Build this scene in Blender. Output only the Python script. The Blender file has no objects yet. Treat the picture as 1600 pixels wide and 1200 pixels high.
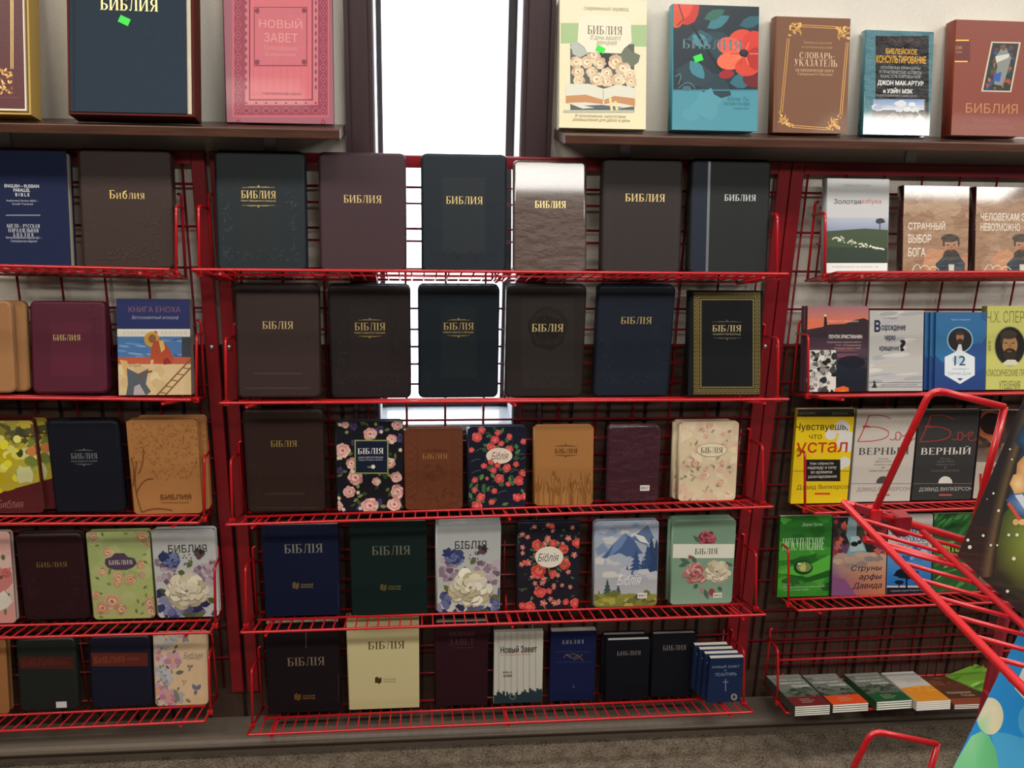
import bpy, bmesh, math, random
import numpy as np
from mathutils import Matrix, Vector

scene = bpy.context.scene
COL = scene.collection
pi, sin, cos, tan = math.pi, math.sin, math.cos, math.tan

# ------------------------------------------------------------------ camera
F_PX = 1500.0
CAM = np.array([-0.19635, -2.10963, 1.68061])
YAW, PITCH, ROLL = 0.10350858, 0.32143201, -0.02743953
_f = np.array([sin(YAW) * cos(PITCH), cos(YAW) * cos(PITCH), -sin(PITCH)])
_r = np.cross(_f, [0, 0, 1.0]); _r /= np.linalg.norm(_r); _d = np.cross(_f, _r)
_R = cos(ROLL) * _r + sin(ROLL) * _d
_D = -sin(ROLL) * _r + cos(ROLL) * _d
cam_data = bpy.data.cameras.new('camera')
cam_data.sensor_width = 36.0
cam_data.lens = 36.0 * F_PX / 1600.0
cam_data.clip_start = 0.02
cam_ob = bpy.data.objects.new('camera', cam_data)
COL.objects.link(cam_ob)
_m = Matrix.Identity(4)
for i in range(3):
    _m[i][0] = _R[i]; _m[i][1] = -_D[i]; _m[i][2] = -_f[i]; _m[i][3] = CAM[i]
cam_ob.matrix_world = _m
scene.camera = cam_ob

def ray(px, py):                      # measured photo position -> direction in the room
    return _R * ((px - 800) / F_PX) + _D * ((py - 600) / F_PX) + _f
def on_plane(px, py, o, n):
    d = ray(px, py)
    t = np.dot(np.array(o) - CAM, n) / np.dot(d, n)
    return CAM + t * d
def at_y(px, py, y): return on_plane(px, py, (0, y, 0), np.array([0, 1.0, 0]))
def at_z(px, py, z): return on_plane(px, py, (0, 0, z), np.array([0, 0, 1.0]))

# ------------------------------------------------------------------ world, lights, exposure
scene.view_settings.view_transform = 'Standard'
scene.view_settings.look = 'None'
scene.view_settings.exposure = 0.2
scene.view_settings.gamma = 1.0
scene.view_settings.use_curve_mapping = False
world = bpy.data.worlds.new('overcast_sky')
scene.world = world
world.use_nodes = True
_bg = world.node_tree.nodes['Background']
_bg.inputs['Color'].default_value = (0.90, 0.95, 1.0, 1)
_bg.inputs['Strength'].default_value = 5.0

def ceiling_lamp(name, x, y, sx, sy, power, col):
    l = bpy.data.lights.new(name, 'AREA')
    l.shape = 'RECTANGLE'; l.size = sx; l.size_y = sy
    l.energy = power; l.color = col
    o = bpy.data.objects.new(name, l); COL.objects.link(o)
    o.location = (x, y, 2.66)
    return o
WARM = (1.0, 0.93, 0.80); NEUT = (1.0, 0.96, 0.90)
for lx_, ly_, pw_, lc_ in ((-1.35, -1.0, 18, WARM), (0.30, -1.0, 18, NEUT), (1.95, -1.0, 20, NEUT),
                           (-1.35, -2.62, 30, WARM), (0.55, -2.62, 30, NEUT), (2.45, -2.62, 32, NEUT)):
    ceiling_lamp('ceiling_lamp', lx_, ly_, 1.25, .28 if ly_ > -2 else .32, pw_, lc_)

# ------------------------------------------------------------------ colour and materials
def lin(h, k=1.0):
    if isinstance(h, str):
        h = h.lstrip('#')
        if len(h) == 3: h = ''.join(c * 2 for c in h)
        v = [int(h[i:i + 2], 16) / 255 for i in (0, 2, 4)]
        v = [x / 12.92 if x <= .04045 else ((x + .055) / 1.055) ** 2.4 for x in v]
    else:
        v = list(h[:3])
    return (v[0] * k, v[1] * k, v[2] * k, 1.0)
def mixc(a, b, t):
    a, b = lin(a), lin(b)
    return tuple(a[i] * (1 - t) + b[i] * t for i in range(3))

def new_mat(name):
    m = bpy.data.materials.new(name); m.use_nodes = True
    nt = m.node_tree
    return m, nt, nt.nodes['Principled BSDF']
def mat(name, color=None, rough=.5, metal=0.0, coat=0.0, bump=0.0, scale=200.0, var=0.0, stretch=None,
        spec=.5, voronoi=False, bdist=.002):
    """procedural surface; colour None = read the printed colour attribute"""
    m, nt, p = new_mat(name)
    N, L = nt.nodes, nt.links
    p.inputs['Roughness'].default_value = rough
    p.inputs['Metallic'].default_value = metal
    p.inputs['Coat Weight'].default_value = coat
    p.inputs['Coat Roughness'].default_value = .06
    p.inputs['Specular IOR Level'].default_value = spec
    tc = N.new('ShaderNodeTexCoord')
    vec = tc.outputs['Object']
    if stretch:
        mp = N.new('ShaderNodeMapping'); mp.inputs['Scale'].default_value = stretch
        L.new(vec, mp.inputs['Vector']); vec = mp.outputs['Vector']
    nz = N.new('ShaderNodeTexVoronoi' if voronoi else 'ShaderNodeTexNoise')
    nz.inputs['Scale'].default_value = scale
    if not voronoi: nz.inputs['Detail'].default_value = 4
    L.new(vec, nz.inputs['Vector'])
    nout = nz.outputs['Distance'] if voronoi else nz.outputs['Fac']
    if color is None:
        a = N.new('ShaderNodeAttribute'); a.attribute_name = 'Col'
        src = a.outputs['Color']
    else:
        c = N.new('ShaderNodeRGB'); c.outputs[0].default_value = lin(color); src = c.outputs[0]
    if var:
        mr = N.new('ShaderNodeMapRange'); mr.inputs['To Min'].default_value = 1 - var; mr.inputs['To Max'].default_value = 1 + var
        mr.inputs['From Min'].default_value = .25; mr.inputs['From Max'].default_value = .75
        L.new(nout, mr.inputs['Value'])
        mx = N.new('ShaderNodeVectorMath'); mx.operation = 'SCALE'
        L.new(src, mx.inputs[0]); L.new(mr.outputs['Result'], mx.inputs['Scale']); src = mx.outputs['Vector']
    L.new(src, p.inputs['Base Color'])
    if bump:
        b = N.new('ShaderNodeBump'); b.inputs['Strength'].default_value = bump; b.inputs['Distance'].default_value = bdist
        L.new(nout, b.inputs['Height']); L.new(b.outputs['Normal'], p.inputs['Normal'])
    return m

M = {
    'leather': mat('grained_leather', None, .5, 0, 0, .25, 420, .10, spec=.28),
    'cloth': mat('book_cloth', None, .8, 0, 0, .2, 900, .06, spec=.18),
    'soft': mat('imitation_leather', None, .42, 0, .05, .15, 300, .06, spec=.35),
    'print': mat('printed_paper_cover', None, .4, 0, .08, .02, 60, .02, spec=.3),
    'gloss': mat('laminated_cover', None, .35, 0, .3, .08, 22, .02, spec=.3),
    'wrap': mat('shrink_wrapped_cover', None, .4, 0, .9, 1.0, 26, .03, stretch=(1, 1, 1.7), spec=.3, bdist=.0055),
    'matte': mat('uncoated_cover', None, .7, 0, 0, .05, 300, .03, spec=.3),
    'pages': mat('page_edges', None, .85, 0, 0, .3, 900, .08, stretch=(.03, 1, .03), spec=.2),
    'foil': mat('stamped_foil', None, .34, .55, 0, .05, 500, .08),
    'zip': mat('zip_tape', None, .6, 0, 0, .4, 600, .2),
    'tag': mat('paper_tag', None, .6, 0, 0, .02, 300, .03),
}
M['wire'] = mat('red_coated_wire', '#b8121c', .34, 0, .3, .06, 300, .06)
M['gridwire'] = mat('dark_red_grid_wire', '#6c0c16', .5, 0, 0, .06, 300, .08, spec=.15)
M['redframe'] = mat('red_enamel_frame_shaded_wire', '#7e0c1a', .42, 0, .2, .05, 120, .06)
M['steel'] = mat('zinc_bolt', '#b8b8b8', .3, .9, 0, .05, 400, .05)
M['wall'] = mat('painted_plaster', '#e2ddd2', .85, 0, 0, .25, 260, .04, spec=.2)
M['backwall'] = mat('dark_unseen_wall', '#5a5856', .9, 0, 0, .1, 60, .1, spec=.1)  # unseen side and front walls, coloured dark to cut bounced fill light
M['ceil'] = mat('ceiling_paint', '#80848c', .9, 0, 0, .1, 100, .03, spec=.2)  # unseen ceiling, greyed and blued to dim and cool the bounced light
M['panel'] = mat('brown_wall_panelling', '#49342a', .6, 0, 0, .12, 14, .18, stretch=(6, 1, .6))
M['shelfwood'] = mat('stained_shelf_board', '#4a2c20', .38, 0, .15, .12, 22, .35, stretch=(.5, 6, 8))
M['casing'] = mat('dark_stained_casing', '#3b2a2e', .42, 0, .1, .1, 16, .14, stretch=(9, 9, .5))
M['sash'] = mat('dark_sash_paint', '#2c2224', .45, 0, 0, .05, 60, .08)
M['jamb'] = mat('white_jamb_paint', '#cfd2d6', .55, 0, 0, .05, 60, .03)
M['sillpaint'] = mat('glossy_sill_paint', '#bcc4cc', .22, 0, .3, .06, 9, .12, stretch=(1, 3, 1))
M['plinth'] = mat('plinth_board', '#6a5e53', .55, 0, .1, .06, 30, .10, stretch=(.6, 4, 4))

def carpet_mat():
    m, nt, p = new_mat('grey_brown_carpet')
    N, L = nt.nodes, nt.links
    tc = N.new('ShaderNodeTexCoord')
    a = N.new('ShaderNodeTexNoise'); a.inputs['Scale'].default_value = 170; a.inputs['Detail'].default_value = 5
    b = N.new('ShaderNodeTexNoise'); b.inputs['Scale'].default_value = 26; b.inputs['Detail'].default_value = 4
    L.new(tc.outputs['Object'], a.inputs['Vector']); L.new(tc.outputs['Object'], b.inputs['Vector'])
    ad = N.new('ShaderNodeMath'); ad.operation = 'MULTIPLY_ADD'; ad.inputs[1].default_value = .65
    mb = N.new('ShaderNodeMath'); mb.operation = 'MULTIPLY'; mb.inputs[1].default_value = .35
    L.new(b.outputs['Fac'], mb.inputs[0]); L.new(a.outputs['Fac'], ad.inputs[0]); L.new(mb.outputs[0], ad.inputs[2])
    r = N.new('ShaderNodeValToRGB')
    r.color_ramp.elements[0].position = .36; r.color_ramp.elements[0].color = lin('#463c32')
    r.color_ramp.elements[1].position = .66; r.color_ramp.elements[1].color = lin('#8f8170')
    L.new(ad.outputs[0], r.inputs['Fac']); L.new(r.outputs['Color'], p.inputs['Base Color'])
    bp = N.new('ShaderNodeBump'); bp.inputs['Strength'].default_value = .8; bp.inputs['Distance'].default_value = .006
    L.new(a.outputs['Fac'], bp.inputs['Height']); L.new(bp.outputs['Normal'], p.inputs['Normal'])
    p.inputs['Roughness'].default_value = .95; p.inputs['Specular IOR Level'].default_value = .15
    return m
M['carpet'] = carpet_mat()
def glass_mat():
    m, nt, p = new_mat('window_glass')
    N, L = nt.nodes, nt.links
    N.remove(p)
    t = N.new('ShaderNodeBsdfTransparent'); g = N.new('ShaderNodeBsdfGlossy'); g.inputs['Roughness'].default_value = .02
    nz = N.new('ShaderNodeTexNoise'); nz.inputs['Scale'].default_value = 3
    mr = N.new('ShaderNodeMapRange'); mr.inputs['To Min'].default_value = .04; mr.inputs['To Max'].default_value = .07
    L.new(nz.outputs['Fac'], mr.inputs['Value'])
    mx = N.new('ShaderNodeMixShader')
    L.new(mr.outputs['Result'], mx.inputs['Fac']); L.new(t.outputs[0], mx.inputs[1]); L.new(g.outputs[0], mx.inputs[2])
    L.new(mx.outputs[0], N['Material Output'].inputs['Surface'])
    return m
M['glass'] = glass_mat()

# ------------------------------------------------------------------ mesh helpers
class MB:
    """collects faces with a material slot and corner colours"""
    def __init__(s): s.v = []; s.f = []; s.mi = []; s.c = []; s.mats = []; s.sm = []
    def slot(s, m):
        if m not in s.mats: s.mats.append(m)
        return s.mats.index(m)
    def face(s, pts, m, col, smooth=False):
        b = len(s.v); s.v += [tuple(p) for p in pts]
        s.f.append(tuple(range(b, b + len(pts)))); s.mi.append(s.slot(m)); s.sm.append(smooth)
        s.c.append(col if isinstance(col, list) else [col] * len(pts))
    def grid(s, rings, m, col, closed=True, cap0=True, cap1=True, smooth=True):
        b = len(s.v); n = len(rings[0])
        for r in rings: s.v += [tuple(p) for p in r]
        k = s.slot(m)
        for i in range(len(rings) - 1):
            for j in range(n if closed else n - 1):
                j2 = (j + 1) % n
                s.f.append((b + i * n + j, b + i * n + j2, b + (i + 1) * n + j2, b + (i + 1) * n + j))
                s.mi.append(k); s.c.append([col] * 4); s.sm.append(smooth)
        if cap0: s.f.append(tuple(b + j for j in range(n))[::-1]); s.mi.append(k); s.c.append([col] * n); s.sm.append(False)
        if cap1:
            o = b + (len(rings) - 1) * n
            s.f.append(tuple(o + j for j in range(n))); s.mi.append(k); s.c.append([col] * n); s.sm.append(False)
    def box(s, x0, x1, y0, y1, z0, z1, m, col=(1, 1, 1, 1), skip=''):
        P = [(x0, y0, z0), (x1, y0, z0), (x1, y1, z0), (x0, y1, z0), (x0, y0, z1), (x1, y0, z1), (x1, y1, z1), (x0, y1, z1)]
        for key, q in (('b', (0, 3, 2, 1)), ('t', (4, 5, 6, 7)), ('f', (0, 1, 5, 4)), ('k', (2, 3, 7, 6)), ('l', (3, 0, 4, 7)), ('r', (1, 2, 6, 5))):
            if key not in skip: s.face([P[i] for i in q], m, col)
    def bevel_box(s, x0, x1, y0, y1, z0, z1, b, m, col=(1, 1, 1, 1)):
        def rect(i, y): return [(x0 + i, y, z0 + i), (x1 - i, y, z0 + i), (x1 - i, y, z1 - i), (x0 + i, y, z1 - i)]
        s.grid([rect(b, y0), rect(b * .3, y0 + b * .3), rect(0, y0 + b), rect(0, y1 - b), rect(b * .3, y1 - b * .3), rect(b, y1)], m, col, smooth=False)
    def tube(s, pts, r, m, col=(1, 1, 1, 1), n=8, closed=False):
        P = [Vector(p) for p in pts]; rings = []
        up = None
        for i, p in enumerate(P):
            if closed: t = (P[(i + 1) % len(P)] - P[i - 1])
            elif i == 0: t = P[1] - P[0]
            elif i == len(P) - 1: t = P[-1] - P[-2]
            else: t = (P[i + 1] - p).normalized() + (p - P[i - 1]).normalized()
            t.normalize()
            if up is None:
                a = Vector((0, 0, 1)) if abs(t.z) < .9 else Vector((1, 0, 0))
                up = (a - t * a.dot(t)).normalized()
            else:
                up = up - t * up.dot(t)
                up.normalize()
            w = t.cross(up)
            rings.append([p + (up * cos(2 * pi * j / n) + w * sin(2 * pi * j / n)) * r for j in range(n)])
        if closed: rings.append(rings[0])
        s.grid(rings, m, col, cap0=not closed, cap1=not closed)
    def build(s, name, parent=None):
        me = bpy.data.meshes.new(name)
        me.from_pydata(s.v, [], s.f)
        for m in s.mats: me.materials.append(m)
        me.polygons.foreach_set('material_index', s.mi)
        me.polygons.foreach_set('use_smooth', s.sm)
        ca = me.color_attributes.new('Col', 'FLOAT_COLOR', 'CORNER')
        flat = []
        for cs in s.c:
            for c in cs: flat += [c[0], c[1], c[2], 1.0]
        ca.data.foreach_set('color', flat)
        me.update()
        o = bpy.data.objects.new(name, me); COL.objects.link(o)
        if parent: o.parent = parent
        return o
def bend(pts, r, n=5):
    """round the inner corners of a wire path"""
    P = [Vector(p) for p in pts]; out = [P[0]]
    for i in range(1, len(P) - 1):
        a, b, c = P[i - 1], P[i], P[i + 1]
        d1 = (a - b); d2 = (c - b)
        rr = min(r, d1.length * .45, d2.length * .45)
        s, e = b + d1.normalized() * rr, b + d2.normalized() * rr
        for k in range(n + 1):
            t = k / n
            out.append(s * (1 - t) ** 2 + b * 2 * t * (1 - t) + e * t * t)
    out.append(P[-1]); return out
def tag(o, label, cat, group=None):
    o['label'] = label; o['category'] = cat
    if group: o['group'] = group
    return o
def thing(name, label, cat, loc=(0, 0, 0), rot=(0, 0, 0), group=None):
    o = bpy.data.objects.new(name, None); COL.objects.link(o)
    o.empty_display_size = .02
    o.location = loc; o.rotation_euler = rot
    return tag(o, label, cat, group)
def struct(o): o['kind'] = 'structure'; return o
def dup(root, label=None, group=None):
    r = root.copy(); COL.objects.link(r)
    if label: r['label'] = label
    if group: r['group'] = group
    for ch in list(root.children):
        c = ch.copy(); COL.objects.link(c); c.parent = r
        for g in ch.children:
            d = g.copy(); COL.objects.link(d); d.parent = c
    return r

# ------------------------------------------------------------------ the room
WY = 0.04                                   # front of the back wall
WX0, WX1, WZ0, WZ1 = -0.285, 0.0295, 0.865, 2.30   # window opening
b = MB(); w = M['wall']
b.box(-3, WX0, WY, WY + .19, 0, 2.7, w)
b.box(WX1, 3, WY, WY + .19, 0, 2.7, w)
b.box(WX0, WX1, WY, WY + .19, 0, WZ0 - .02, w)
b.box(WX0, WX1, WY, WY + .19, WZ1, 2.7, w)
struct(b.build('wall_back'))
b = MB(); b.box(-3, 3, -5.2, WY + .19, -.05, 0, M['carpet']); struct(b.build('floor'))
b = MB(); b.box(-3, 3, -5.2, WY + .19, 2.7, 2.75, M['ceil']); struct(b.build('ceiling'))
b = MB(); b.box(-3.05, -3, -5.2, WY + .19, 0, 2.7, M['backwall']); struct(b.build('wall_left'))
b = MB(); b.box(3, 3.05, -5.2, WY + .19, 0, 2.7, M['backwall']); struct(b.build('wall_right'))
b = MB(); b.box(-3, 3, -5.25, -5.2, 0, 2.7, M['backwall']); struct(b.build('wall_front'))
# brown panelling on the lower wall, board by board with open grooves
b = MB(); x = -2.9; PT = 1.06
CL, CR = WX0 - .0586, WX1 + .0660
while x < 2.9:
    x2 = x + .0903
    for a0, a1, c1 in ((x, min(x2, CL), PT), (max(x, CL), min(x2, CR), WZ0 - .076), (max(x, CR), x2, PT)):
        if a1 - a0 > .012: b.bevel_box(a0 + .0042, a1 - .0042 * (a1 == x2) - .0002, WY - .011, WY, .02, c1, .002, M['panel'])
    b.box(x - .006, x + .006, WY - .002, WY, .02, PT if not (CL < x < CR) else WZ0 - .08, M['sash'])
    x = x2
struct(b.build('trim_1'))
# plinth along the foot of the wall with a rounded nose
b = MB()
prof = [(WY - .012, .02), (WY - .012, .062), (-.045, .062), (-.058, .060), (-.066, .055), (-.069, .048), (-.066, .041), (-.058, .038), (-.04, .038), (-.04, .0), (-.02, 0)]
b.grid([[(xx, y, z) for y, z in prof] for xx in (-2.9, 2.9)], M['plinth'], (1, 1, 1, 1), smooth=False)
struct(b.build('baseboard_back'))
# window: casing, jambs, sill, dark sash, pane
win = bpy.data.objects.new('window_1', None); COL.objects.link(win); struct(win)
c = M['casing']
b = MB()
def casing_strip(x0, x1, edge):             # a moulded upright: back band, flat, inner bead
    e = 1 if edge == 'l' else -1
    xo, xi = (x0, x1) if edge == 'l' else (x1, x0)
    pr = [(xo, WY), (xo, WY - .024), (xo + e * .009, WY - .024), (xo + e * .011, WY - .015), (xi - e * .012, WY - .017), (xi - e * .010, WY - .012), (xi - e * .003, WY - .012), (xi, WY - .008), (xi, WY)]
    rings = [[(px_, py_, z) for px_, py_ in (pr if edge == 'l' else pr[::-1])] for z in (WZ0 - .07, WZ1 + .06)]
    b.grid(rings, c, (1, 1, 1, 1), smooth=False)
casing_strip(-.3435, WX0 + .001, 'l'); casing_strip(WX1 - .001, .0955, 'r')
b.bevel_box(WX0, WX1, WY - .02, WY, WZ0 - .075, WZ0 - .021, .003, c)
b.bevel_box(WX0, WX1, WY - .02, WY, WZ1, WZ1 + .06, .003, c)
b.build('window_casing', win)
b = MB(); j = M['jamb']
b.box(WX0 - .002, WX0 + .002, WY - .006, WY + .16, WZ0 + .001, WZ1 - .001, j); b.box(WX1 - .002, WX1 + .002, WY - .006, WY + .16, WZ0 + .001, WZ1 - .001, j); b.box(WX0 + .003, WX1 - .003, WY, WY + .16, WZ1 - .006, WZ1 - .001, j)
b.build('window_jamb', win)
b = MB(); b.bevel_box(WX0, WX1, WY - .012, WY + .16, WZ0 - .02, WZ0, .004, M['sillpaint']); b.build('window_sill', win)
b = MB(); s = M['sash']
b.bevel_box(WX0 + .003, WX0 + .014, .15, .178, WZ0, WZ1, .002, s); b.bevel_box(WX1 - .021, WX1 - .003, .15, .178, WZ0, WZ1, .002, s)
b.bevel_box(WX0 + .014, WX1 - .021, .152, .178, WZ0 + .001, WZ0 + .012, .002, s); b.bevel_box(WX0 + .014, WX1 - .021, .15, .178, WZ1 - .03, WZ1 - .007, .002, s)
b.build('window_sash', win)
b = MB(); b.box(WX0 + .006, WX1 - .006, .163, .166, WZ0 + .006, WZ1 - .006, M['glass']); b.build('window_pane', win)

# ------------------------------------------------------------------ wooden wall shelves
SZ = 1.549
def wood_shelf(x0, x1, label):
    t = thing('wall_shelf', label, 'shelf', ((x0 + x1) / 2, WY, SZ - .019), group='dark wooden wall shelves')
    h = (x1 - x0) / 2
    b = MB(); b.bevel_box(-h, h, -.125 - WY, -.0005, 0, .019, .002, M['shelfwood']); b.build('board', t)
    for sx in (-h + .16, 0, h - .16):
        b = MB(); b.box(sx - .012, sx + .012, -.11, -.0005, -.004, -.0005, M['steel']); b.box(sx - .012, sx + .012, -.0045, -.0005, -.05, -.0005, M['steel'])
        b.build('bracket', t)
wood_shelf(-1.75, -.347, 'dark wooden wall shelf left of the window holding three large books')
wood_shelf(.104, 1.75, 'dark wooden wall shelf right of the window holding five upright books')

# ------------------------------------------------------------------ red wire racks
wire = M['wire']; W1 = (1, 1, 1, 1)
SL = .32
SL4 = .22                   # the deep basket at the bottom right has a flatter floor
GY = .015
def rack_panel(x0, x1, label, xs, name='gridwall_panel'):
    t = thing(name, label, 'display rack', ((x0 + x1) / 2, 0, .15), group='red gridwall panels on the wall')
    ox = (x0 + x1) / 2; h = (x1 - x0) / 2
    for s0, s1 in ((-h, -h + .029), (h - .029, h)):
        b = MB(); b.bevel_box(s0, s1, .008, .030, 0, 1.34, .002, M['redframe'])
        p = b.build('post', t)
        b = MB(); xm = (s0 + s1) / 2
        b.grid([[(xm + r * cos(a * pi / 5), y, .912 + r * sin(a * pi / 5)) for a in range(10)] for r, y in ((.0058, .009), (.0058, .0062), (.004, .0045), (.0008, .0038))], M['steel'], W1)
        b.build('bolt', p)
    b = MB(); b.bevel_box(-h + .029, h - .029, .008, .030, 1.313, 1.34, .002, M['redframe']); b.build('top_rail', t)
    b = MB()
    for k in range(14):
        z = 1.4217 - .09 * k - .15
        if z > .01: b.tube([(-h + .02, GY - .003, z), (h - .02, GY - .003, z)], .0027, M['gridwire'], n=6)
    for x in xs:
        if x0 + .04 < x < x1 - .04: b.tube([(x - ox, GY + .003, .01), (x - ox, GY + .003, 1.32)], .0027, M['gridwire'], n=6)
    b.build('wire_grid', t)
rack_panel(-1.908, -.640, 'red gridwall panel left of the window', [-.7803 - .0915 * k for k in range(-2, 14)])
rack_panel(-.630, .638, 'red gridwall panel in the middle, across the window', [-.0416 + .09 * k for k in range(-8, 9)])
rack_panel(.640, 1.908, 'red gridwall panel right of the window', [.7727 + .0903 * k for k in range(-2, 14)])

def basket(label, loc, rot, half=.615, D=.178, inner=.10, guard=.137, foot=.06, mesh_back=False, group='red wire baskets', ends=(-1, 1), back=True, rails=True, hook=True, sl=None):
    t = thing('wire_basket', label, 'basket', loc, rot, group=group)
    sl = SL if sl is None else sl
    zz = lambda y: -sl * y
    b = MB()
    b.tube(bend([(-half + .008, D, zz(D)), (-half, .0, 0), (half, 0, 0), (half - .008, D, zz(D))], .004), .0034, wire, n=8)
    b.tube([(-half + .008, D, zz(D)), (half - .008, D, zz(D))], .003, wire, n=6)
    b.build('rim', t)
    if rails:
        b = MB(); b.tube([(-half + .02, inner, zz(inner) + .001), (half - .02, inner, zz(inner) + .001)], .003, wire, n=8); b.build('front_rail', t)
    b = MB(); n = int(round(2 * half / .0257))
    for k in range(1, n):
        x = -half + 2 * half * k / n
        b.tube([(x, -.001, -.002), (x, D, zz(D) - .001)], .0019, wire, n=6)
    b.build('floor_ribs', t)
    for x in (-half + .055, 0.006, half - .055):
        b = MB(); b.tube(bend([(x, -.004, -.0075), (x, D - .02, zz(D - .02) - .0075), (x, D - .004, zz(D) + .03)], .012), .0032, wire, n=6); b.build('support_bar', t)
    for e in ends:
        b = MB(); x = e * (half - .001)
        fx, fz = foot, zz(foot)
        tx, tz = foot + guard * .28, fz + guard * .96
        bt = (x - e * .004, D - .004, tz - .016)
        b.tube(bend([(x, fx, fz), (x, tx, tz), bt], .012), .0032, wire, n=8)
        if not hook: b.tube([(x - e * .004, D - .012, zz(D) + .003), bt], .0032, wire, n=8)
        else: b.tube(bend([(x - e * .006, D - .012, zz(D) + .003), (x - e * .006, D - .006, tz + .012), (x - e * .014, D - .004, tz + .014)], .01), .0032, wire, n=8)
        b.bevel_box(x - .006, x + .006, fx - .006, fx + .006, fz - .007, fz + .004, .002, wire)
        b.build('side_guard', t)
    if back:  # same coat as the front wires; darker red paints in the shade there
        b = MB()
        for z in (.035, .117): b.tube([(-half + .02, D - .006, z - .004), (half - .02, D - .006, z - .004)], .0026, M['redframe'], n=6)
        for k in range(5):
            x = -half + .03 + (2 * half - .06) * k / 4
            b.tube([(x, D - .003, zz(D)), (x, D - .003, .125)], .0026, M['redframe'], n=6)
        b.build('back_wires', t)
    if mesh_back:
        b = MB()
        for k in range(1, n * 1):
            x = -half + 2 * half * k / n
            b.tube([(x, D - .008, zz(D)), (x, D + .0, .16)], .0013, M['gridwire'], n=5)
        for z in (.02, .055, .09, .125, .16): b.tube([(-half, D - .006, z), (half, D - .006, z)], .0017, M['gridwire'], n=5)
        b.tube([(-half + .002, .10, .085), (half, .10, .085)], .003, wire, n=6)
        b.build('back_mesh', t)
    return t
YF = -.171
BK = {}          # (rack, row) -> function z of the front rod at x
ROWS = ['top', 'second', 'third', 'fourth', 'bottom']
cz = [1.2751, .9927, .7207, .4421, .1638]; cdx = [-.0278, .0072, .0017, .0162, .0142]; ct = [-.0008, -.0001, .0097, .0031, .0039]
for r in range(5):
    s = ct[r] / .615
    BK['C', r] = lambda x, r=r, s=s: cz[r] + s * (x - cdx[r])
    basket('red wire basket on the middle panel, %s row' % ROWS[r], (cdx[r], YF, cz[r]), (0, -math.atan(s), 0))
lx = [-.687, -.6675, -.672, -.667, -.696]; lz = [1.2757, 1.0003, .717, .4423, .2031]; ls = [-.017, -.02, -.015, -.003, .012]
rx = [.694, .691, .720, .711, .717]; rz = [1.2777, .9993, .7116, .4538, .1607]; rs = [.009, .006, .012, .013, .008]
for r in range(5):
    x = lx[r] - .615
    BK['L', r] = lambda x_, r=r: lz[r] + ls[r] * (x_ - lx[r])
    basket('red wire basket on the left panel, %s row' % ROWS[r], (x, YF, lz[r] - ls[r] * .615), (0, -math.atan(ls[r]), 0))
    x = rx[r] + .615
    BK['R', r] = lambda x_, r=r: rz[r] + rs[r] * (x_ - rx[r])
    basket('red wire basket on the right panel, %s row' % ROWS[r] + (', with booklets lying in it' if r == 4 else ''), (x, YF, rz[r] + rs[r] * .615), (0, -math.atan(rs[r]), 0), mesh_back=(r == 4), sl=(SL4 if r == 4 else None), rails=(r != 4), back=(r != 4))

# ------------------------------------------------------------------ lettering
def _ring(cx, cy, rx, ry, t, h, a0, a1, n=12):
    """stroke along an ellipse: thick t at the sides, hairline h at top and bottom"""
    o, i = [], []
    for k in range(n + 1):
        a = math.radians(a0 + (a1 - a0) * k / n)
        o.append((cx + rx * cos(a), cy + ry * sin(a)))
        i.append((cx + (rx - t) * cos(a), cy + (ry - h) * sin(a)))
    return [[o[k], o[k + 1], i[k + 1], i[k]] for k in range(n)]
def _rc(x0, y0, x1, y1): return [[(x0, y0), (x1, y0), (x1, y1), (x0, y1)]]
T_, H_ = .16, .055
def _stem(x, t=T_, top=True, bot=True, y0=0, y1=1):
    r = _rc(x, y0, x + t, y1)
    if bot: r += [[(x - .07, y0), (x + t + .07, y0), (x + t + .07, y0 + .03), (x + t, y0 + .07), (x, y0 + .07), (x - .07, y0 + .03)]]
    if top: r += [[(x - .07, y1), (x + t + .07, y1), (x + t + .07, y1 - .03), (x + t, y1 - .07), (x, y1 - .07), (x - .07, y1 - .03)]]
    return r
def _diag(x0, y0, x1, y1, t): return [[(x0, y0), (x0 + t, y0), (x1 + t, y1), (x1, y1)]]
def _bar(x0, x1, y, s=0, up=False):          # hairline with an end serif
    r = _rc(x0, y, x1, y + H_)
    if s: r += [[(x1 - .05, y if s > 0 else y + H_), (x1, y if s > 0 else y + H_), (x1 + .02, y + (.17 if s > 0 else -.13)), (x1 - .01, y + (.17 if s > 0 else -.13))]]
    return r
def _bowl(x0, x1, y0, y1): return _ring(x0, (y0 + y1) / 2, x1 - x0, (y1 - y0) / 2, T_ * 1.05, H_, -90, 90)
def _sx(x, w=.11, y=0): return _rc(x - w, y, x + w, y + .035)
G = {}
G['І'] = (.30, _stem(.07)); G['I'] = G['І']
G['Б'] = (.70, _stem(.07) + _bar(.07, .6, 1 - H_, -1) + _rc(.2, .5, .34, .5 + H_) + _rc(.2, 0, .34, H_) + _bowl(.32, .68, 0, .5 + H_))
G['В'] = (.72, _stem(.07) + _rc(.2, 1 - H_, .34, 1) + _rc(.2, .5, .34, .5 + H_) + _rc(.2, 0, .34, H_) + _bowl(.32, .63, .5, 1) + _bowl(.32, .7, 0, .5 + H_)); G['B'] = G['В']
G['Г'] = (.62, _stem(.07) + _bar(.07, .58, 1 - H_, -1))
G['А'] = (.82, _diag(.08, 0, .37, 1, .05) + _diag(.56, 0, .33, 1, .17) + _rc(.2, .32, .58, .32 + H_) + _sx(.12) + _sx(.66, .14)); G['A'] = G['А']
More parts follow.
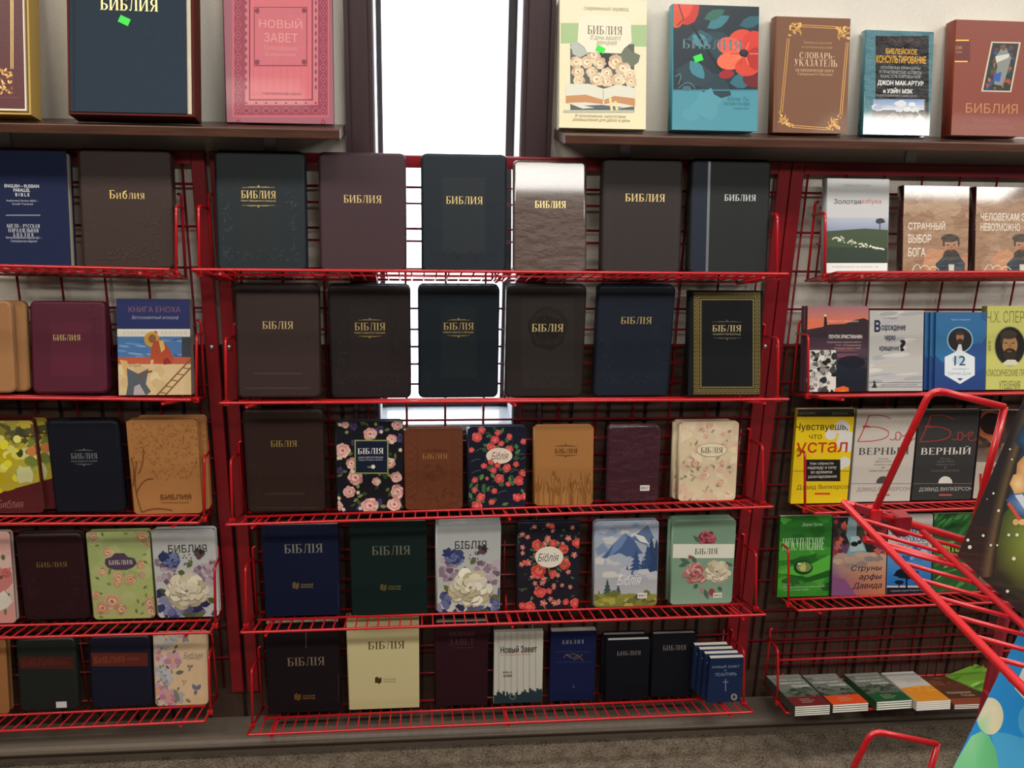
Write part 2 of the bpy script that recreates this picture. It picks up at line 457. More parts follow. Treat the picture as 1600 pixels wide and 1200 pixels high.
G['Д'] = (.86, _diag(.16, .05, .30, 1, .05) + _rc(.55, 0, .71, 1) + _rc(.28, 1 - H_, .78, 1) + _rc(.04, 0, .84, .05) + _rc(.04, -.16, .09, .05) + _rc(.79, -.16, .84, .05))
G['Е'] = (.66, _stem(.07) + _bar(.07, .58, 1 - H_, -1) + _rc(.2, .49, .45, .49 + H_) + _rc(.42, .4, .46, .64) + _bar(.07, .62, 0, 1)); G['E'] = G['Е']
G['З'] = (.62, _bowl(.26, .52, .5, 1) + _bowl(.26, .58, 0, .5 + H_) + _ring(.26, .76, .2, .24, .05, H_, 90, 165, 5) + _ring(.26, .27, .22, .27, .05, H_, 195, 270, 5))
G['И'] = (.90, _stem(.07) + _stem(.64) + _diag(.2, .08, .62, .92, .06))
G['Й'] = (.90, G['И'][1] + _ring(.43, 1.22, .16, .12, .05, .05, 180, 360, 6))
G['К'] = (.80, _stem(.07) + _diag(.2, .45, .6, .97, .06) + _diag(.6, 0, .3, .6, .17) + _sx(.64, .12, .965) + _sx(.7, .13)); G['K'] = G['К']
G['Л'] = (.82, _rc(.58, 0, .74, 1) + _sx(.66, .15) + _rc(.24, 1 - H_, .8, 1) + _diag(.17, .1, .27, 1, .06) + _ring(.13, .1, .1, .1, .06, .05, 180, 360, 6))
G['М'] = (1.0, _stem(.05, .06) + _stem(.78) + _diag(.42, 0, .07, 1, .15) + _diag(.45, 0, .76, 1, .06)); G['M'] = G['М']
G['Н'] = (.88, _stem(.07) + _stem(.62) + _rc(.2, .48, .64, .48 + H_)); G['H'] = G['Н']
G['О'] = (.84, _ring(.42, .5, .38, .52, T_, H_, 0, 360, 22)); G['O'] = G['О']
G['П'] = (.88, _stem(.07) + _stem(.62) + _rc(.1, 1 - H_, .74, 1))
G['Р'] = (.68, _stem(.07) + _rc(.2, 1 - H_, .34, 1) + _rc(.2, .45, .34, .45 + H_) + _bowl(.32, .66, .45, 1)); G['P'] = G['Р']
G['С'] = (.76, _ring(.42, .5, .38, .52, T_, H_, 48, 312, 18) + _rc(.63, .66, .68, .98)); G['C'] = G['С']
G['Т'] = (.78, _stem(.31, top=False) + _bar(.39, .74, 1 - H_, -1) + [[(.06, 1 - H_), (.01, .82), (.04, .82), (.1, 1 - H_)]] + _rc(.04, 1 - H_, .4, 1)); G['T'] = G['Т']
G['У'] = (.78, _diag(.36, .28, .1, 1, .17) + _diag(.26, .06, .6, 1, .05) + _sx(.2, .14, .965) + _sx(.63, .11, .965) + _ring(.2, .1, .1, .1, .07, .05, 150, 350, 6))
G['Х'] = (.82, _diag(.55, 0, .1, 1, .18) + _diag(.1, 0, .62, 1, .06) + _sx(.2, .14, .965) + _sx(.65, .11, .965) + _sx(.14, .11) + _sx(.64, .14)); G['X'] = G['Х']
G['Ц'] = (.90, _stem(.07, bot=False) + _stem(.6, bot=False) + _rc(.07, 0, .84, H_) + _rc(.8, -.16, .85, .05))
G['Ч'] = (.80, _stem(.55) + _stem(.07, bot=False, y0=.55) + _ring(.33, .6, .26, .2, T_, H_, 180, 270, 6) + _rc(.33, .4, .58, .4 + H_))
G['Ы'] = (.98, _stem(.07) + _rc(.2, .5, .3, .5 + H_) + _rc(.2, 0, .3, H_) + _bowl(.28, .58, 0, .5 + H_) + _stem(.74))
G['Ь'] = (.70, _stem(.07) + _rc(.2, .5, .34, .5 + H_) + _rc(.2, 0, .34, H_) + _bowl(.32, .68, 0, .5 + H_))
G['Я'] = (.76, _stem(.52) + _rc(.36, 1 - H_, .54, 1) + _rc(.36, .45, .54, .45 + H_) + [[(.38 - (x - .38), y) for x, y in q] for q in _bowl(.38, .70, .45, 1)] + _diag(.06, 0, .32, .47, .13) + _sx(.1, .1))
G['-'] = (.4, _rc(.05, .36, .35, .36 + .08)); G['–'] = G['-']; G[' '] = (.36, []); G['.'] = (.2, _rc(.04, 0, .15, .11))
G['б'] = (.62, _ring(.31, .33, .27, .35, T_ * .85, H_, 0, 360, 16) + [[(.05, .4), (.16, .62), (.5, .86), (.54, 1.04), (.46, .98), (.16, .85), (.05, .62)]])
def serif_polys(s):
    x, out = 0, []
    for ch in s:
        k = 1.0
        g = G.get(ch)
        if g is None and ch.upper() in G: g = G[ch.upper()]; k = .7
        if g is None: x += .3; continue
        adv, ps = g
        for q in ps: out.append([(x + px * k, py * k) for px, py in q])
        x += adv * k + .09
    return out
_tc = {}
def sans_polys(s, bold=0.0, shear=0.0):
    key = (s, bold, shear)
    if key in _tc: return _tc[key]
    cu = bpy.data.curves.new('t', 'FONT'); cu.body = s; cu.shear = shear
    o = bpy.data.objects.new('t', cu); COL.objects.link(o)
    dg = bpy.context.evaluated_depsgraph_get(); dg.update()
    oe = o.evaluated_get(dg); cv = oe.to_curve(dg)
    loops = []
    for sp in cv.splines:
        bp = sp.bezier_points; pts = []
        for i in range(len(bp)):
            p, q = bp[i], bp[(i + 1) % len(bp)]
            straight = (p.handle_right - p.co).length < 1e-5 and (q.handle_left - q.co).length < 1e-5
            for k in range(1 if straight else 4):
                t = k / 4; u = 1 - t
                v = p.co * u ** 3 + p.handle_right * 3 * u * u * t + q.handle_left * 3 * u * t * t + q.co * t ** 3
                if not pts or abs(v.x - pts[-1][0]) + abs(v.y - pts[-1][1]) > 1e-4: pts.append((v.x, v.y))
        if len(pts) > 2: loops.append(pts)
    oe.to_curve_clear(); bpy.data.objects.remove(o); bpy.data.curves.remove(cu)
    area = lambda p: sum(p[i - 1][0] * p[i][1] - p[i][0] * p[i - 1][1] for i in range(len(p))) / 2
    def fat(p, d, sg):
        if not d: return p
        r = []
        for i in range(len(p)):
            a_, b_, c_ = Vector(p[i - 1]), Vector(p[i]), Vector(p[(i + 1) % len(p)])
            n = ((b_ - a_).normalized() + (c_ - b_).normalized()); n = Vector((n.y, -n.x)) * sg
            n = n.normalized() if n.length > 1e-6 else n
            r.append((b_.x + n.x * d, b_.y + n.y * d))
        return r
    ps = []
    letters = []
    for p in sorted(loops, key=lambda p: min(q[0] for q in p)):
        x0, x1 = min(q[0] for q in p), max(q[0] for q in p)
        if letters and x0 < letters[-1][1] - .01: letters[-1][0].append(p); letters[-1][1] = max(letters[-1][1], x1)
        else: letters.append([[p], x1])
    for grp, _ in letters:                    # fill every letter by horizontal strips (non-zero winding)
        sg = 1 if area(max(grp, key=lambda p: abs(area(p)))) > 0 else -1
        grp = [fat(p, bold, sg) for p in grp]
        E_ = [(p[i - 1], p[i]) for p in grp for i in range(len(p)) if abs(p[i - 1][1] - p[i][1]) > 1e-5]
        ys = sorted(q[1] for p in grp for q in p); Y = [ys[0]]
        for y in ys[1:]:
            if y - Y[-1] > .004:
                gap = y - Y[-1]; n = max(1, int(gap / .10)) if len(grp) > 1 or len(E_) > 14 else 1
                b0 = Y[-1]; Y += [b0 + gap * (k + 1) / n for k in range(n)]
        for y0, y1 in zip(Y, Y[1:]):
            ym = (y0 + y1) / 2; hit = []
            for (ax, ay), (bx, by) in E_:
                if (ay <= ym < by) or (by <= ym < ay):
                    f = lambda y: ax + (bx - ax) * (y - ay) / (by - ay)
                    hit.append((f(ym), f(y0), f(y1), 1 if by > ay else -1))
            hit.sort(); wnd = 0; st = None
            for h in hit:
                if wnd == 0: st = h
                wnd += h[3]
                if wnd == 0: ps.append([(st[1], y0), (h[1], y0), (h[2], y1), (st[2], y1)])
    _tc[key] = ps
    return ps

# ------------------------------------------------------------------ books
def rrect(w, h, r, i=0.0, n=4):
    r = max(r - i, .0001); x1 = w / 2 - i; z0, z1 = i, h - i; out = []
    for cx, cz_, a0 in ((x1 - r, z0 + r, -90), (x1 - r, z1 - r, 0), (-x1 + r, z1 - r, 90), (-x1 + r, z0 + r, 180)):
        for k in range(n + 1):
            a = math.radians(a0 + 90 * k / n)
            out.append((cx + r * cos(a), cz_ + r * sin(a)))
    return out
def clip_convex(poly, cl, cols=None):
    P = [(p[0], p[1], cols[i] if cols else None) for i, p in enumerate(poly)]
    for i in range(len(cl)):
        a, b_ = cl[i], cl[(i + 1) % len(cl)]
        ex, ez = b_[0] - a[0], b_[1] - a[1]
        if ex * ex + ez * ez < 1e-16: continue
        out = []
        for j in range(len(P)):
            p, q = P[j - 1], P[j]
            sp = ex * (p[1] - a[1]) - ez * (p[0] - a[0]); sq = ex * (q[1] - a[1]) - ez * (q[0] - a[0])
            if (sp >= 0) != (sq >= 0):
                t = sp / (sp - sq)
                c = tuple(p[2][k] * (1 - t) + q[2][k] * t for k in range(3)) if cols else None
                out.append((p[0] + (q[0] - p[0]) * t, p[1] + (q[1] - p[1]) * t, c))
            if sq >= 0: out.append(q)
        P = out
        if len(P) < 3: return [], None
    return [(p[0], p[1]) for p in P], ([p[2] for p in P] if cols else None)
AX = {'L': -.7, 'C': 0, 'R': .7}
KA = 0.92
class Book:
    def __init__(s, kind, name, label, rack, row, xl, xr, yt, yb=None, t=.03, col='#333', m='print', spine=None, pages='#d8d0b8',
                 pm='pages', r=None, lean=None, n=1, group=None, cat='book', y0=None, mspine=None, back=None, h=None, zipc=None, place=None):
        s.k = {'leather': .58, 'cloth': .60, 'soft': .85, 'wrap': .8}.get(m, KA)
        s.kind, s.t, s.col, s.m = kind, t, lin(col, s.k), M[m]
        s.spc = lin(spine, s.k) if spine else s.col
        s.msp = M[mspine] if mspine else s.m
        s.bkc = lin(back, s.k) if back else s.spc
        s.pgc = lin(pages, KA); s.pm = M[pm]; s.zipc = lin(zipc or '#15110f', KA)
        s.label, s.name, s.cat, s.group = label, name, cat, group
        xc = (xl + xr) / 2
        yaw = 0.0
        s.X = np.array([1.0, 0, 0])
        if place:                             # given directly: base point, lean, height, heading, width
            o, a, hh, yaw, s.w = place; o = np.array(o, float); s.a = a
            s.X = np.array([cos(yaw), sin(yaw), 0]); nrm = np.array([sin(yaw) * cos(a), -cos(yaw) * cos(a), sin(a)])
        elif rack == 'S':                       # upright on the wooden shelf, leaning on the wall
            a = math.radians(lean or 15)
            hh = h or .25
            for _ in range(4):
                yr = WY - .004 - hh * sin(a)
                o = np.array([0, yr - t * cos(a), SZ + t * sin(a) + .0006])
                nrm = np.array([0, -cos(a), sin(a)])
                if h is None or yt > 0:
                    p = on_plane(xc, yt, o, nrm); hh = float((p - o)[1] * sin(a) + (p - o)[2] * cos(a))
            s.a = a
        else:
            zf = BK[rack, row]
            x0 = on_plane(xc, yb or 600, (0, -.07, 0), np.array([0, 1.0, 0]))[0]
            lift = .0032
            if y0 is None and yb is None: y0 = -.084; lift = .0072
            if y0 is None:
                y0 = -.07
                for _ in range(6):
                    z0 = zf(x0) - SL * (y0 - YF) + lift
                    p = on_plane(xc, yb, (0, y0, z0), np.array([0, SL, 1.0])); y0 = float(min(max(p[1], -.074), -.040)); x0 = p[0]
                y0 = max(min(y0, -.046), -.0655)
            z0 = zf(x0) - SL * (y0 - YF) + lift
            a = math.radians(lean or 12); hh = .2
            o = np.array([0, y0, z0])
            for _ in range(8):
                nrm = np.array([0, -cos(a), sin(a)])
                p = on_plane(xc, yt, o, nrm); hh = float((p - o)[1] * sin(a) + (p - o)[2] * cos(a))
                if lean is None:
                    a1 = math.asin(max(0, min(.5, (-.001 - y0 - (t + .0015) * n * cos(a)) / hh)))
                    a2 = math.asin(max(0, min(.5, (-.004 - y0 - (t + .0015) * n * cos(a)) / min(hh, .147))))
                    a = max(math.radians(2.5), min(math.radians(16.0), a1, a2))
            nrm = np.array([0, -cos(a), sin(a)])
            s.a = a
        s.o = o; s.nrm = nrm; s.h = hh
        s.U = np.array([-sin(yaw) * sin(s.a), cos(yaw) * sin(s.a), cos(s.a)])
        if not place:
            ym = (yt + (yb or (yt + 180))) / 2
            pl, pr = on_plane(xl, ym, o, nrm), on_plane(xr, ym, o, nrm)
            s.w = float(pr[0] - pl[0]); o[0] = (pr[0] + pl[0]) / 2
        s.root = thing(name, label, cat, tuple(o), (-s.a, 0, yaw), group)
        s.r = r if r is not None else {'zip': .013, 'soft': .009, 'hard': .0008, 'paper': .0003, 'slip': .0005}[kind]
        s.b = {'zip': .0062, 'soft': .0009, 'hard': .0006, 'paper': .0002, 'slip': .0006}[kind]
        s.cv = MB(); s.lay = .00006
        s.clip = rrect(s.w, s.h, s.r, s.b)
        s.rnd = random.Random(label)
        s.tags = []
    # --- measured photo position -> cover coordinates
    def P(s, px, py):
        p = on_plane(px, py, s.o, s.nrm) - s.o
        return (float(np.dot(p, s.X)), float(np.dot(p, s.U)))
    def raw(s, pts, col, m=None):
        s.lay += 3e-6
        cols = col if isinstance(col, list) else None
        q, qc = clip_convex(pts, s.clip, cols)
        if len(q) < 3: return
        ar = sum(q[i - 1][0] * q[i][1] - q[i][0] * q[i - 1][1] for i in range(len(q)))
        if abs(ar) < 1e-10: return
        if ar < 0: q = q[::-1]; qc = qc[::-1] if qc else None
        s.cv.face([(x, -s.lay, z) for x, z in q], m or s.m, qc if qc else col)
    def ccw(s, pts): return pts
    def poly(s, pts, col, m=None):
        c = [lin(x, s.k) for x in col] if isinstance(col, list) else lin(col, s.k)
        p = [s.P(*q) for q in pts]
        ar = sum(p[i - 1][0] * p[i][1] - p[i][0] * p[i - 1][1] for i in range(len(p)))
        if ar < 0: p = p[::-1]; c = c[::-1] if isinstance(c, list) else c
        s.raw(p, c, m)
    def fan(s, c, pts, c0, c1):
        """printed airbrush shape: colour runs from the centre to the outline"""
        lay = s.lay; n = len(pts)
        for k in range(n):
            s.lay = lay
            a = c1[k] if isinstance(c1, list) else c1; b_ = c1[(k + 1) % n] if isinstance(c1, list) else c1
            s.poly([c, pts[k], pts[(k + 1) % n]], [c0, a, b_])
    def rect(s, x0, y0, x1, y1, col, col2=None, m=None):
        s.poly([(x0, y0), (x1, y0), (x1, y1), (x0, y1)], [col, col, col2, col2] if col2 else col, m)
    def full(s, col, col2=None):
        a, b_ = lin(col, s.k), lin(col2 or col, s.k)
        s.raw([(-s.w, 0), (s.w, 0), (s.w, s.h), (-s.w, s.h)], [b_, b_, a, a])
    def ell(s, cx, cy, rx, ry=None, col='#fff', n=20, m=None, rot=0):
        ry = ry or rx; c, q = cos(rot), sin(rot)
        s.poly([(cx + rx * cos(2 * pi * k / n) * c - ry * sin(2 * pi * k / n) * q, cy + rx * cos(2 * pi * k / n) * q + ry * sin(2 * pi * k / n) * c) for k in range(n)], col, m)
    def blob(s, cx, cy, r, col, n=14, rough=.25, sy=1.0, m=None):
        s.poly([(cx + r * (1 + s.rnd.uniform(-rough, rough)) * cos(2 * pi * k / n), cy + sy * r * (1 + s.rnd.uniform(-rough, rough)) * sin(2 * pi * k / n)) for k in range(n)], col, m)
    def line(s, pts, wpx, col, m=None):
        for i in range(len(pts) - 1):
            (x0, y0), (x1, y1) = pts[i], pts[i + 1]
            d = math.hypot(x1 - x0, y1 - y0) or 1; nx, ny = -(y1 - y0) / d * wpx / 2, (x1 - x0) / d * wpx / 2
            s.poly([(x0 + nx, y0 + ny), (x1 + nx, y1 + ny), (x1 - nx, y1 - ny), (x0 - nx, y0 - ny)], col, m)
    def curve(s, pts, wpx, col, m=None, n=10):
        out = []
        a, b_, c = pts
        for k in range(n + 1):
            t = k / n
            out.append(tuple(a[i] * (1 - t) ** 2 + 2 * t * (1 - t) * b_[i] + c[i] * t * t for i in (0, 1)))
        s.line(out, wpx, col, m)
    def frame(s, x0, y0, x1, y1, wpx, col, m=None):
        s.rect(x0, y0, x1, y0 + wpx, col, m=m); s.rect(x0, y1 - wpx, x1, y1, col, m=m)
        s.rect(x0, y0 + wpx, x0 + wpx, y1 - wpx, col, m=m); s.rect(x1 - wpx, y0 + wpx, x1, y1 - wpx, col, m=m)
    def put(s, polys, x0, y0, x1, y1, col, m=None):
        if not polys: return
        xs = [p[0] for q in polys for p in q]; ys = [p[1] for q in polys for p in q]
        ax, bx, ay, by = min(xs), max(xs), min(ys), max(ys)
        c = s.P((x0 + x1) / 2, (y0 + y1) / 2); u0, u1 = s.P(x0, (y0 + y1) / 2)[0], s.P(x1, (y0 + y1) / 2)[0]
        v0, v1 = s.P((x0 + x1) / 2, y1)[1], s.P((x0 + x1) / 2, y0)[1]
        kx = (u1 - u0) / max(bx - ax, 1e-6); ky = (v1 - v0) / max(by - ay, 1e-6)
        cc = lin(col, 1.1 if m else max(s.k, .85)); lay = s.lay
        for q in polys:
            s.lay = lay
            s.raw([(u0 + (x - ax) * kx, v0 + (y - ay) * ky) for x, y in q], cc, m)
        s.lay = lay + 3e-6
    def serif(s, txt, x0, y0, x1, y1, col='#d8c084', m='foil'): s.put(serif_polys(txt), x0, y0, x1, y1, col, M[m] if m else None)
    def sans(s, txt, x0, y0, x1, y1, col='#111', bold=0.0, shear=0.0, m=None): s.put(sans_polys(txt, bold, shear), x0, y0, x1, y1, col, M[m] if m else None)
    def orn(s, cx, y, w, col='#b8a06c', up=1, m='foil'):
        mm = M[m] if m else None
        s.rect(cx - w / 2, y - .35, cx + w / 2, y + .35, col, m=mm)
        s.ell(cx, y - up * 1.2, 2.6, 1.2, col, 8, mm); s.ell(cx, y - up * 2.7, 1.0, 1.0, col, 6, mm)
        s.ell(cx - w * .2, y - up * .7, w * .14, .6, col, 8, mm); s.ell(cx + w * .2, y - up * .7, w * .14, .6, col, 8, mm)
    def leaf(s, x, y, L, ang, wd, col, m=None):
        c, q = cos(ang), sin(ang); o = []
        for k, f in ((0, 0), (.25, .8), (.5, 1), (.8, .6), (1, 0), (.8, -.6), (.5, -1), (.25, -.8)):
            a, b_ = k * L, f * wd / 2; o.append((x + a * c - b_ * q, y + a * q + b_ * c))
        s.poly(o, col, m)
    def flower(s, x, y, r, c1, c2, c3='#d8b060', n=5, rot=None):
        rot = s.rnd.uniform(0, 6) if rot is None else rot
        for k in range(n):
            a = rot + 2 * pi * k / n
            s.ell(x + cos(a) * r * .55, y + sin(a) * r * .55, r * .5, r * .36, c1 if k % 2 else c2, 9, rot=a)
        s.ell(x, y, r * .22, r * .22, c3, 7)
    def tint(s, c, d):
        v = [int(c[i:i + 2], 16) for i in (1, 3, 5)]
        return '#%02x%02x%02x' % tuple(max(0, min(255, int(x * (1 + d)))) for x in v)
    def rose(s, x, y, r, c1, c2, c3, n=7):
        """ragged outer petals, overlapping inner petals, deep folded heart"""
        rot = s.rnd.uniform(0, 6)
        if r > 4.5:
            for k in range(n):
                a = rot + 2 * pi * k / n + s.rnd.uniform(-.2, .2)
                s.blob(x + r * .55 * cos(a), y + r * .5 * sin(a), r * s.rnd.uniform(.42, .56), s.tint(s.rnd.choice([c1, c1, c2]), s.rnd.uniform(-.16, .10)), 9, .16)
        else: s.blob(x, y, r, c1, 9, .2)
        s.blob(x, y, r * .62, s.tint(c2, -.06), 10, .14)
        for k in range(5):
            a = rot + 1 + 2 * pi * k / 5
            s.ell(x + r * .3 * cos(a), y + r * .28 * sin(a), r * .34, r * .2, s.tint(c1, s.rnd.uniform(-.04, .14)), 8, rot=a + pi / 2)
        s.ell(x + r * .05, y, r * .24, r * .17, c3, 7, rot=rot); s.curve([(x - r * .2, y), (x, y - r * .2), (x + r * .18, y + r * .02)], r * .1, s.tint(c3, -.2), n=4)
    def peony(s, x, y, r, base, lights, dark, n=16):
        """a full double flower: rings of ruffled petals from the outside in"""
        for ring, (d0, pr, cnt) in enumerate(((.80, .36, 11), (.58, .34, 9), (.34, .28, 7), (.14, .2, 4))):
            for k in range(cnt):
                a = 2 * pi * k / cnt + s.rnd.uniform(-.25, .25) + ring * .4
                px_, py_ = x + r * d0 * cos(a) * s.rnd.uniform(.85, 1.08), y + r * d0 * .92 * sin(a) * s.rnd.uniform(.85, 1.08)
                q = r * pr * s.rnd.uniform(.85, 1.15)
                s.blob(px_, py_ + q * .16, q, s.tint(base, -.20 - .05 * ring), 9, .15, .8)
                s.blob(px_, py_, q * .95, s.tint(s.rnd.choice(lights), s.rnd.uniform(-.08, .06)), 10, .15, .8)
        s.blob(x, y, r * .07, dark, 7, .3)
    def scrolls(s, x0, y0, x1, y1, n, col, sz=6, wpx=.9):
        for _ in range(n):
            x, y = s.rnd.uniform(x0, x1), s.rnd.uniform(y0, y1); a = s.rnd.uniform(0, 6.28); z = sz * s.rnd.uniform(.5, 1)
            s.curve([(x, y), (x + z * cos(a), y + z * sin(a)), (x + z * cos(a + 1), y + z * sin(a + 1))], wpx, col, n=4)
    def sticker(s, x0, y0, x1, y1, col, rot=0, name='price_tag', text=None, tc='#222'):
        a, b_ = s.P(x0, y1), s.P(x1, y0); s.tags.append((a, b_, col, rot, name, text, tc))
    # --- the solid book
    def plate(s, mb, y0, y1, col, m, i=0.0, bb=.45):
        b_ = min(s.b, (y1 - y0) * bb)
        R = lambda ii, y: [(x, y, z) for x, z in rrect(s.w, s.h, s.r, i + ii)]
        mb.grid([R(b_, y0), R(b_ * .3, y0 + b_ * .3), R(0, y0 + b_), R(0, y1 - b_), R(b_ * .3, y1 - b_ * .3), R(b_, y1)], m, col)
    def build(s):
        w, h, t = s.w, s.h, s.t; root = s.root
        if s.kind == 'zip':
            s.plate(s.cv, 0, t * .40, s.col, s.m, bb=.55); s.plate(s.cv, t * .60, t, s.col, s.m, bb=.45)
            s.cv.bevel_box(-w / 2 + .0004, -w / 2 + .010, t * .3, t * .7, s.r, h - s.r, .001, s.m, s.col)
            s.cv.build('cover', root)
            z = MB(); R = lambda y, i: [(x, y, zz) for x, zz in rrect(w, h, s.r, i)]
            z.grid([R(t * .34, .0028), R(t * .66, .0028)], M['zip'], s.zipc, smooth=False)
            z.build('zipper', root)
        elif s.kind == 'slip':
            b = MB(); e = .004
            b.bevel_box(-w / 2, w / 2, 0, t, 0, e, .0006, s.m, s.spc); b.bevel_box(-w / 2, w / 2, 0, t, h - e, h, .0006, s.m, s.spc)
            b.bevel_box(-w / 2, -w / 2 + e, 0, t, e, h - e, .0006, s.m, s.spc); b.bevel_box(w / 2 - e, w / 2, 0, t, e, h - e, .0006, s.m, s.spc)
            b.box(-w / 2 + e, w / 2 - e, t - .003, t, e, h - e, s.m, s.spc); b.build('slipcase', root)
        else:
            ct = {'soft': .0022, 'hard': .0028, 'paper': .0006}[s.kind]; ct = min(ct, t * .2)
            ov = {'soft': .005, 'hard': .0032, 'paper': .0003}[s.kind]
            s.plate(s.cv, 0, ct, s.col, s.m); s.cv.build('front_cover', root)
            k = MB(); s.plate(k, t - ct, t, s.bkc, s.msp); k.build('back_cover', root)
            g = MB(); g.box(-w / 2 + .0012, w / 2 - ov, ct, t - ct, ov, h - ov, s.pm, s.pgc); g.build('pages', root)
            p = MB()
            if s.kind == 'paper': p.box(-w / 2 - .0003, -w / 2 + .0009, .0002, t - .0002, .0002, h - .0002, s.msp, s.spc)
            else:
                n = 8; rr = (t - 2 * .0004) / 2; bu = .004 if s.kind == 'hard' else .005
                arc = [(-w / 2 + .0008 - bu * sin(pi * q / n), .0004 + rr - rr * cos(pi * q / n)) for q in range(n + 1)]
                zr = s.r * .55 if s.kind == 'soft' else 0
                p.grid([[(x, y, zz) for x, y in arc] + [(-w / 2 + .0012, t - .0006, zz), (-w / 2 + .0012, .0006, zz)] for zz in (zr, h - zr)], s.msp, s.spc)
            p.build('spine', root)
        for (a, b_, col, rot, name, text, tc) in s.tags:
            q = MB(); s.lay += 2e-5; cx, cz_ = (a[0] + b_[0]) / 2, (a[1] + b_[1]) / 2; hw, hh = abs(b_[0] - a[0]) / 2, abs(b_[1] - a[1]) / 2
            tr = lambda x, z: (cx + x * cos(rot) - z * sin(rot), cz_ + x * sin(rot) + z * cos(rot))
            f0, f1 = -s.lay - .0003, -s.lay
            q.grid([[(tr(x, z)[0], y, tr(x, z)[1]) for x, z in ((-hw, -hh), (hw, -hh), (hw, hh), (-hw, hh))] for y in (f0, f1)], M['tag'], lin(col, s.k), smooth=False)
            if text:
                ps = sans_polys(text, .02); xs = [p[0] for w_ in ps for p in w_]; ys = [p[1] for w_ in ps for p in w_]
                for w_ in ps:
                    pts = [tr((x - min(xs)) / (max(xs) - min(xs)) * hw * 1.5 - hw * .75, (y - min(ys)) / (max(ys) - min(ys)) * hh * .8 - hh * .4) for x, y in w_]
                    q.face([(x, f0 - .00005, z) for x, z in pts], M['tag'], lin(tc))
            q.build(name, root)
        return s
    def copies(s, labels, dx=0.0, dz=0.0, gap=.0006, group=None):
        out = []
        R = s.root.rotation_euler.to_matrix()
        for i, lb in enumerate(labels):
            c = dup(s.root, lb, group)
            c.location = s.root.location + R @ Vector((dx * (i + 1), (s.t + gap + s.lay) * (i + 1), dz * (i + 1)))
            out.append(c)
        return out

# ================================================================== top shelf, left of the window
GOLD = '#d9bd7c'
B = Book('slip', 'boxed_book', 'maroon and gold boxed book at the far left end of the left wooden shelf', 'S', 0, -120, 46, -40, 166, t=.052, col='#5e2a30', m='soft', spine='#c9a44c', h=.36, lean=16)
B.build()
b = MB(); w_, h_ = B.w / 2, B.h
b.bevel_box(-w_ + .006, w_ - .0085, -.0012, .044, .007, h_ - .006, .001, M['pages'], lin('#f3ead6')); b.build('pages', B.root)
B2 = B; B2.cv = MB(); B2.clip = rrect(B.w, B.h, .0005, .0105); B2.lay = .0013
B2.full('#5e2a30')
for f_ in ((17, 1.2), (20, 1.2)): B2.rect(f_[0], -30, f_[0] + 1.3, 108, GOLD, m=M['foil'])
for _ in range(26):
    x, y = B2.rnd.uniform(0, 20), B2.rnd.uniform(108, 146); B2.ell(x, y, 3.2, 1.8, B2.rnd.choice(['#e0b878', '#c89a58', '#8a5a30']), 8, M['foil'], B2.rnd.uniform(0, 3))
B2.rect(-90, 152, 30, 153, '#7c4a4a'); B2.cv.build('cover', B.root)

B = Book('slip', 'boxed_book', 'large dark navy book standing in a red-brown slipcase on the left shelf', 'S', 0, 105, 303, -45, 172, t=.060, col='#2b3744', m='cloth', spine='#6e2f26', h=.335, lean=17)
B.build()
b = MB(); w_, h_ = B.w / 2, B.h
b.bevel_box(-w_ + .0055, w_ - .006, .003, .054, .0055, h_ - .006, .001, M['pages'], lin('#cfc4b0')); b.build('pages', B.root)
def flush_tags(B):
    for (a, b_, col, rot, name, text, tc) in B.tags:
        q = MB(); cx0, cz0 = (a[0] + b_[0]) / 2, (a[1] + b_[1]) / 2; hw, hh = (b_[0] - a[0]) / 2, (b_[1] - a[1]) / 2
        q.grid([[(cx0 + x * cos(rot) - z * sin(rot), y, cz0 + x * sin(rot) + z * cos(rot)) for x, z in ((-hw, -hh), (hw, -hh), (hw, hh), (-hw, hh))] for y in (-B.lay - .0004, -B.lay)], M['tag'], lin(col), smooth=False)
        q.build(name, B.root)
B.cv = MB(); B.clip = [(x - .005, z + .005) for x, z in rrect(B.w - .018, B.h - .010, .0008, 0)]; B.lay = .00105
B.cv.bevel_box(-w_ + .0045, w_ - .014, -.001, .0025, .005, h_ - .005, .0008, M['cloth'], lin('#2b3744'))
B.rect(114, -40, 118, 170, '#31404f')
for _ in range(16): B.scrolls(190, 45, 285, 160, 1, '#344351', 14, .8)
B.serif('БИБЛИЯ', 157, -2, 247, 17, GOLD)
B.cv.build('front_cover', B.root)
B.sticker(186, 27, 203, 38, '#35e04a', rot=-.42); flush_tags(B)

B = Book('hard', 'hardcover_book', 'large dusty-pink hardcover with a patterned border at the right end of the left shelf', 'S', 0, 351, 520, -30, 189, t=.020, col='#a06270', m='print', spine='#6d3a48', h=.29, lean=12)
B.rect(363, -60, 514, 183, '#cc6674'); B.rect(366, -60, 512, 180, '#9c4056')
B.rect(383, -60, 497, 164, '#d07a84'); B.rect(389, -60, 489, 157, '#7e2c44'); B.rect(391, -60, 487, 155, '#d8707c')
for k in range(12):
    for x in (372, 505):
        y = 4 + k * 17; B.poly([(x - 6, y), (x, y - 8), (x + 6, y), (x, y + 8)], '#b25a6c'); B.poly([(x - 4, y), (x, y - 5.5), (x + 4, y), (x, y + 5.5)], '#8c3850'); B.ell(x, y, 1.5, 1.5, '#c06c7a', 6)
    for x in (384.5, 493.5): B.poly([(x - 2.2, 5 + k * 12), (x, k * 12), (x + 2.2, 5 + k * 12)], '#8c3850'); B.ell(x, 6.5 + k * 12, 1.4, 1.4, '#8c3850', 6)
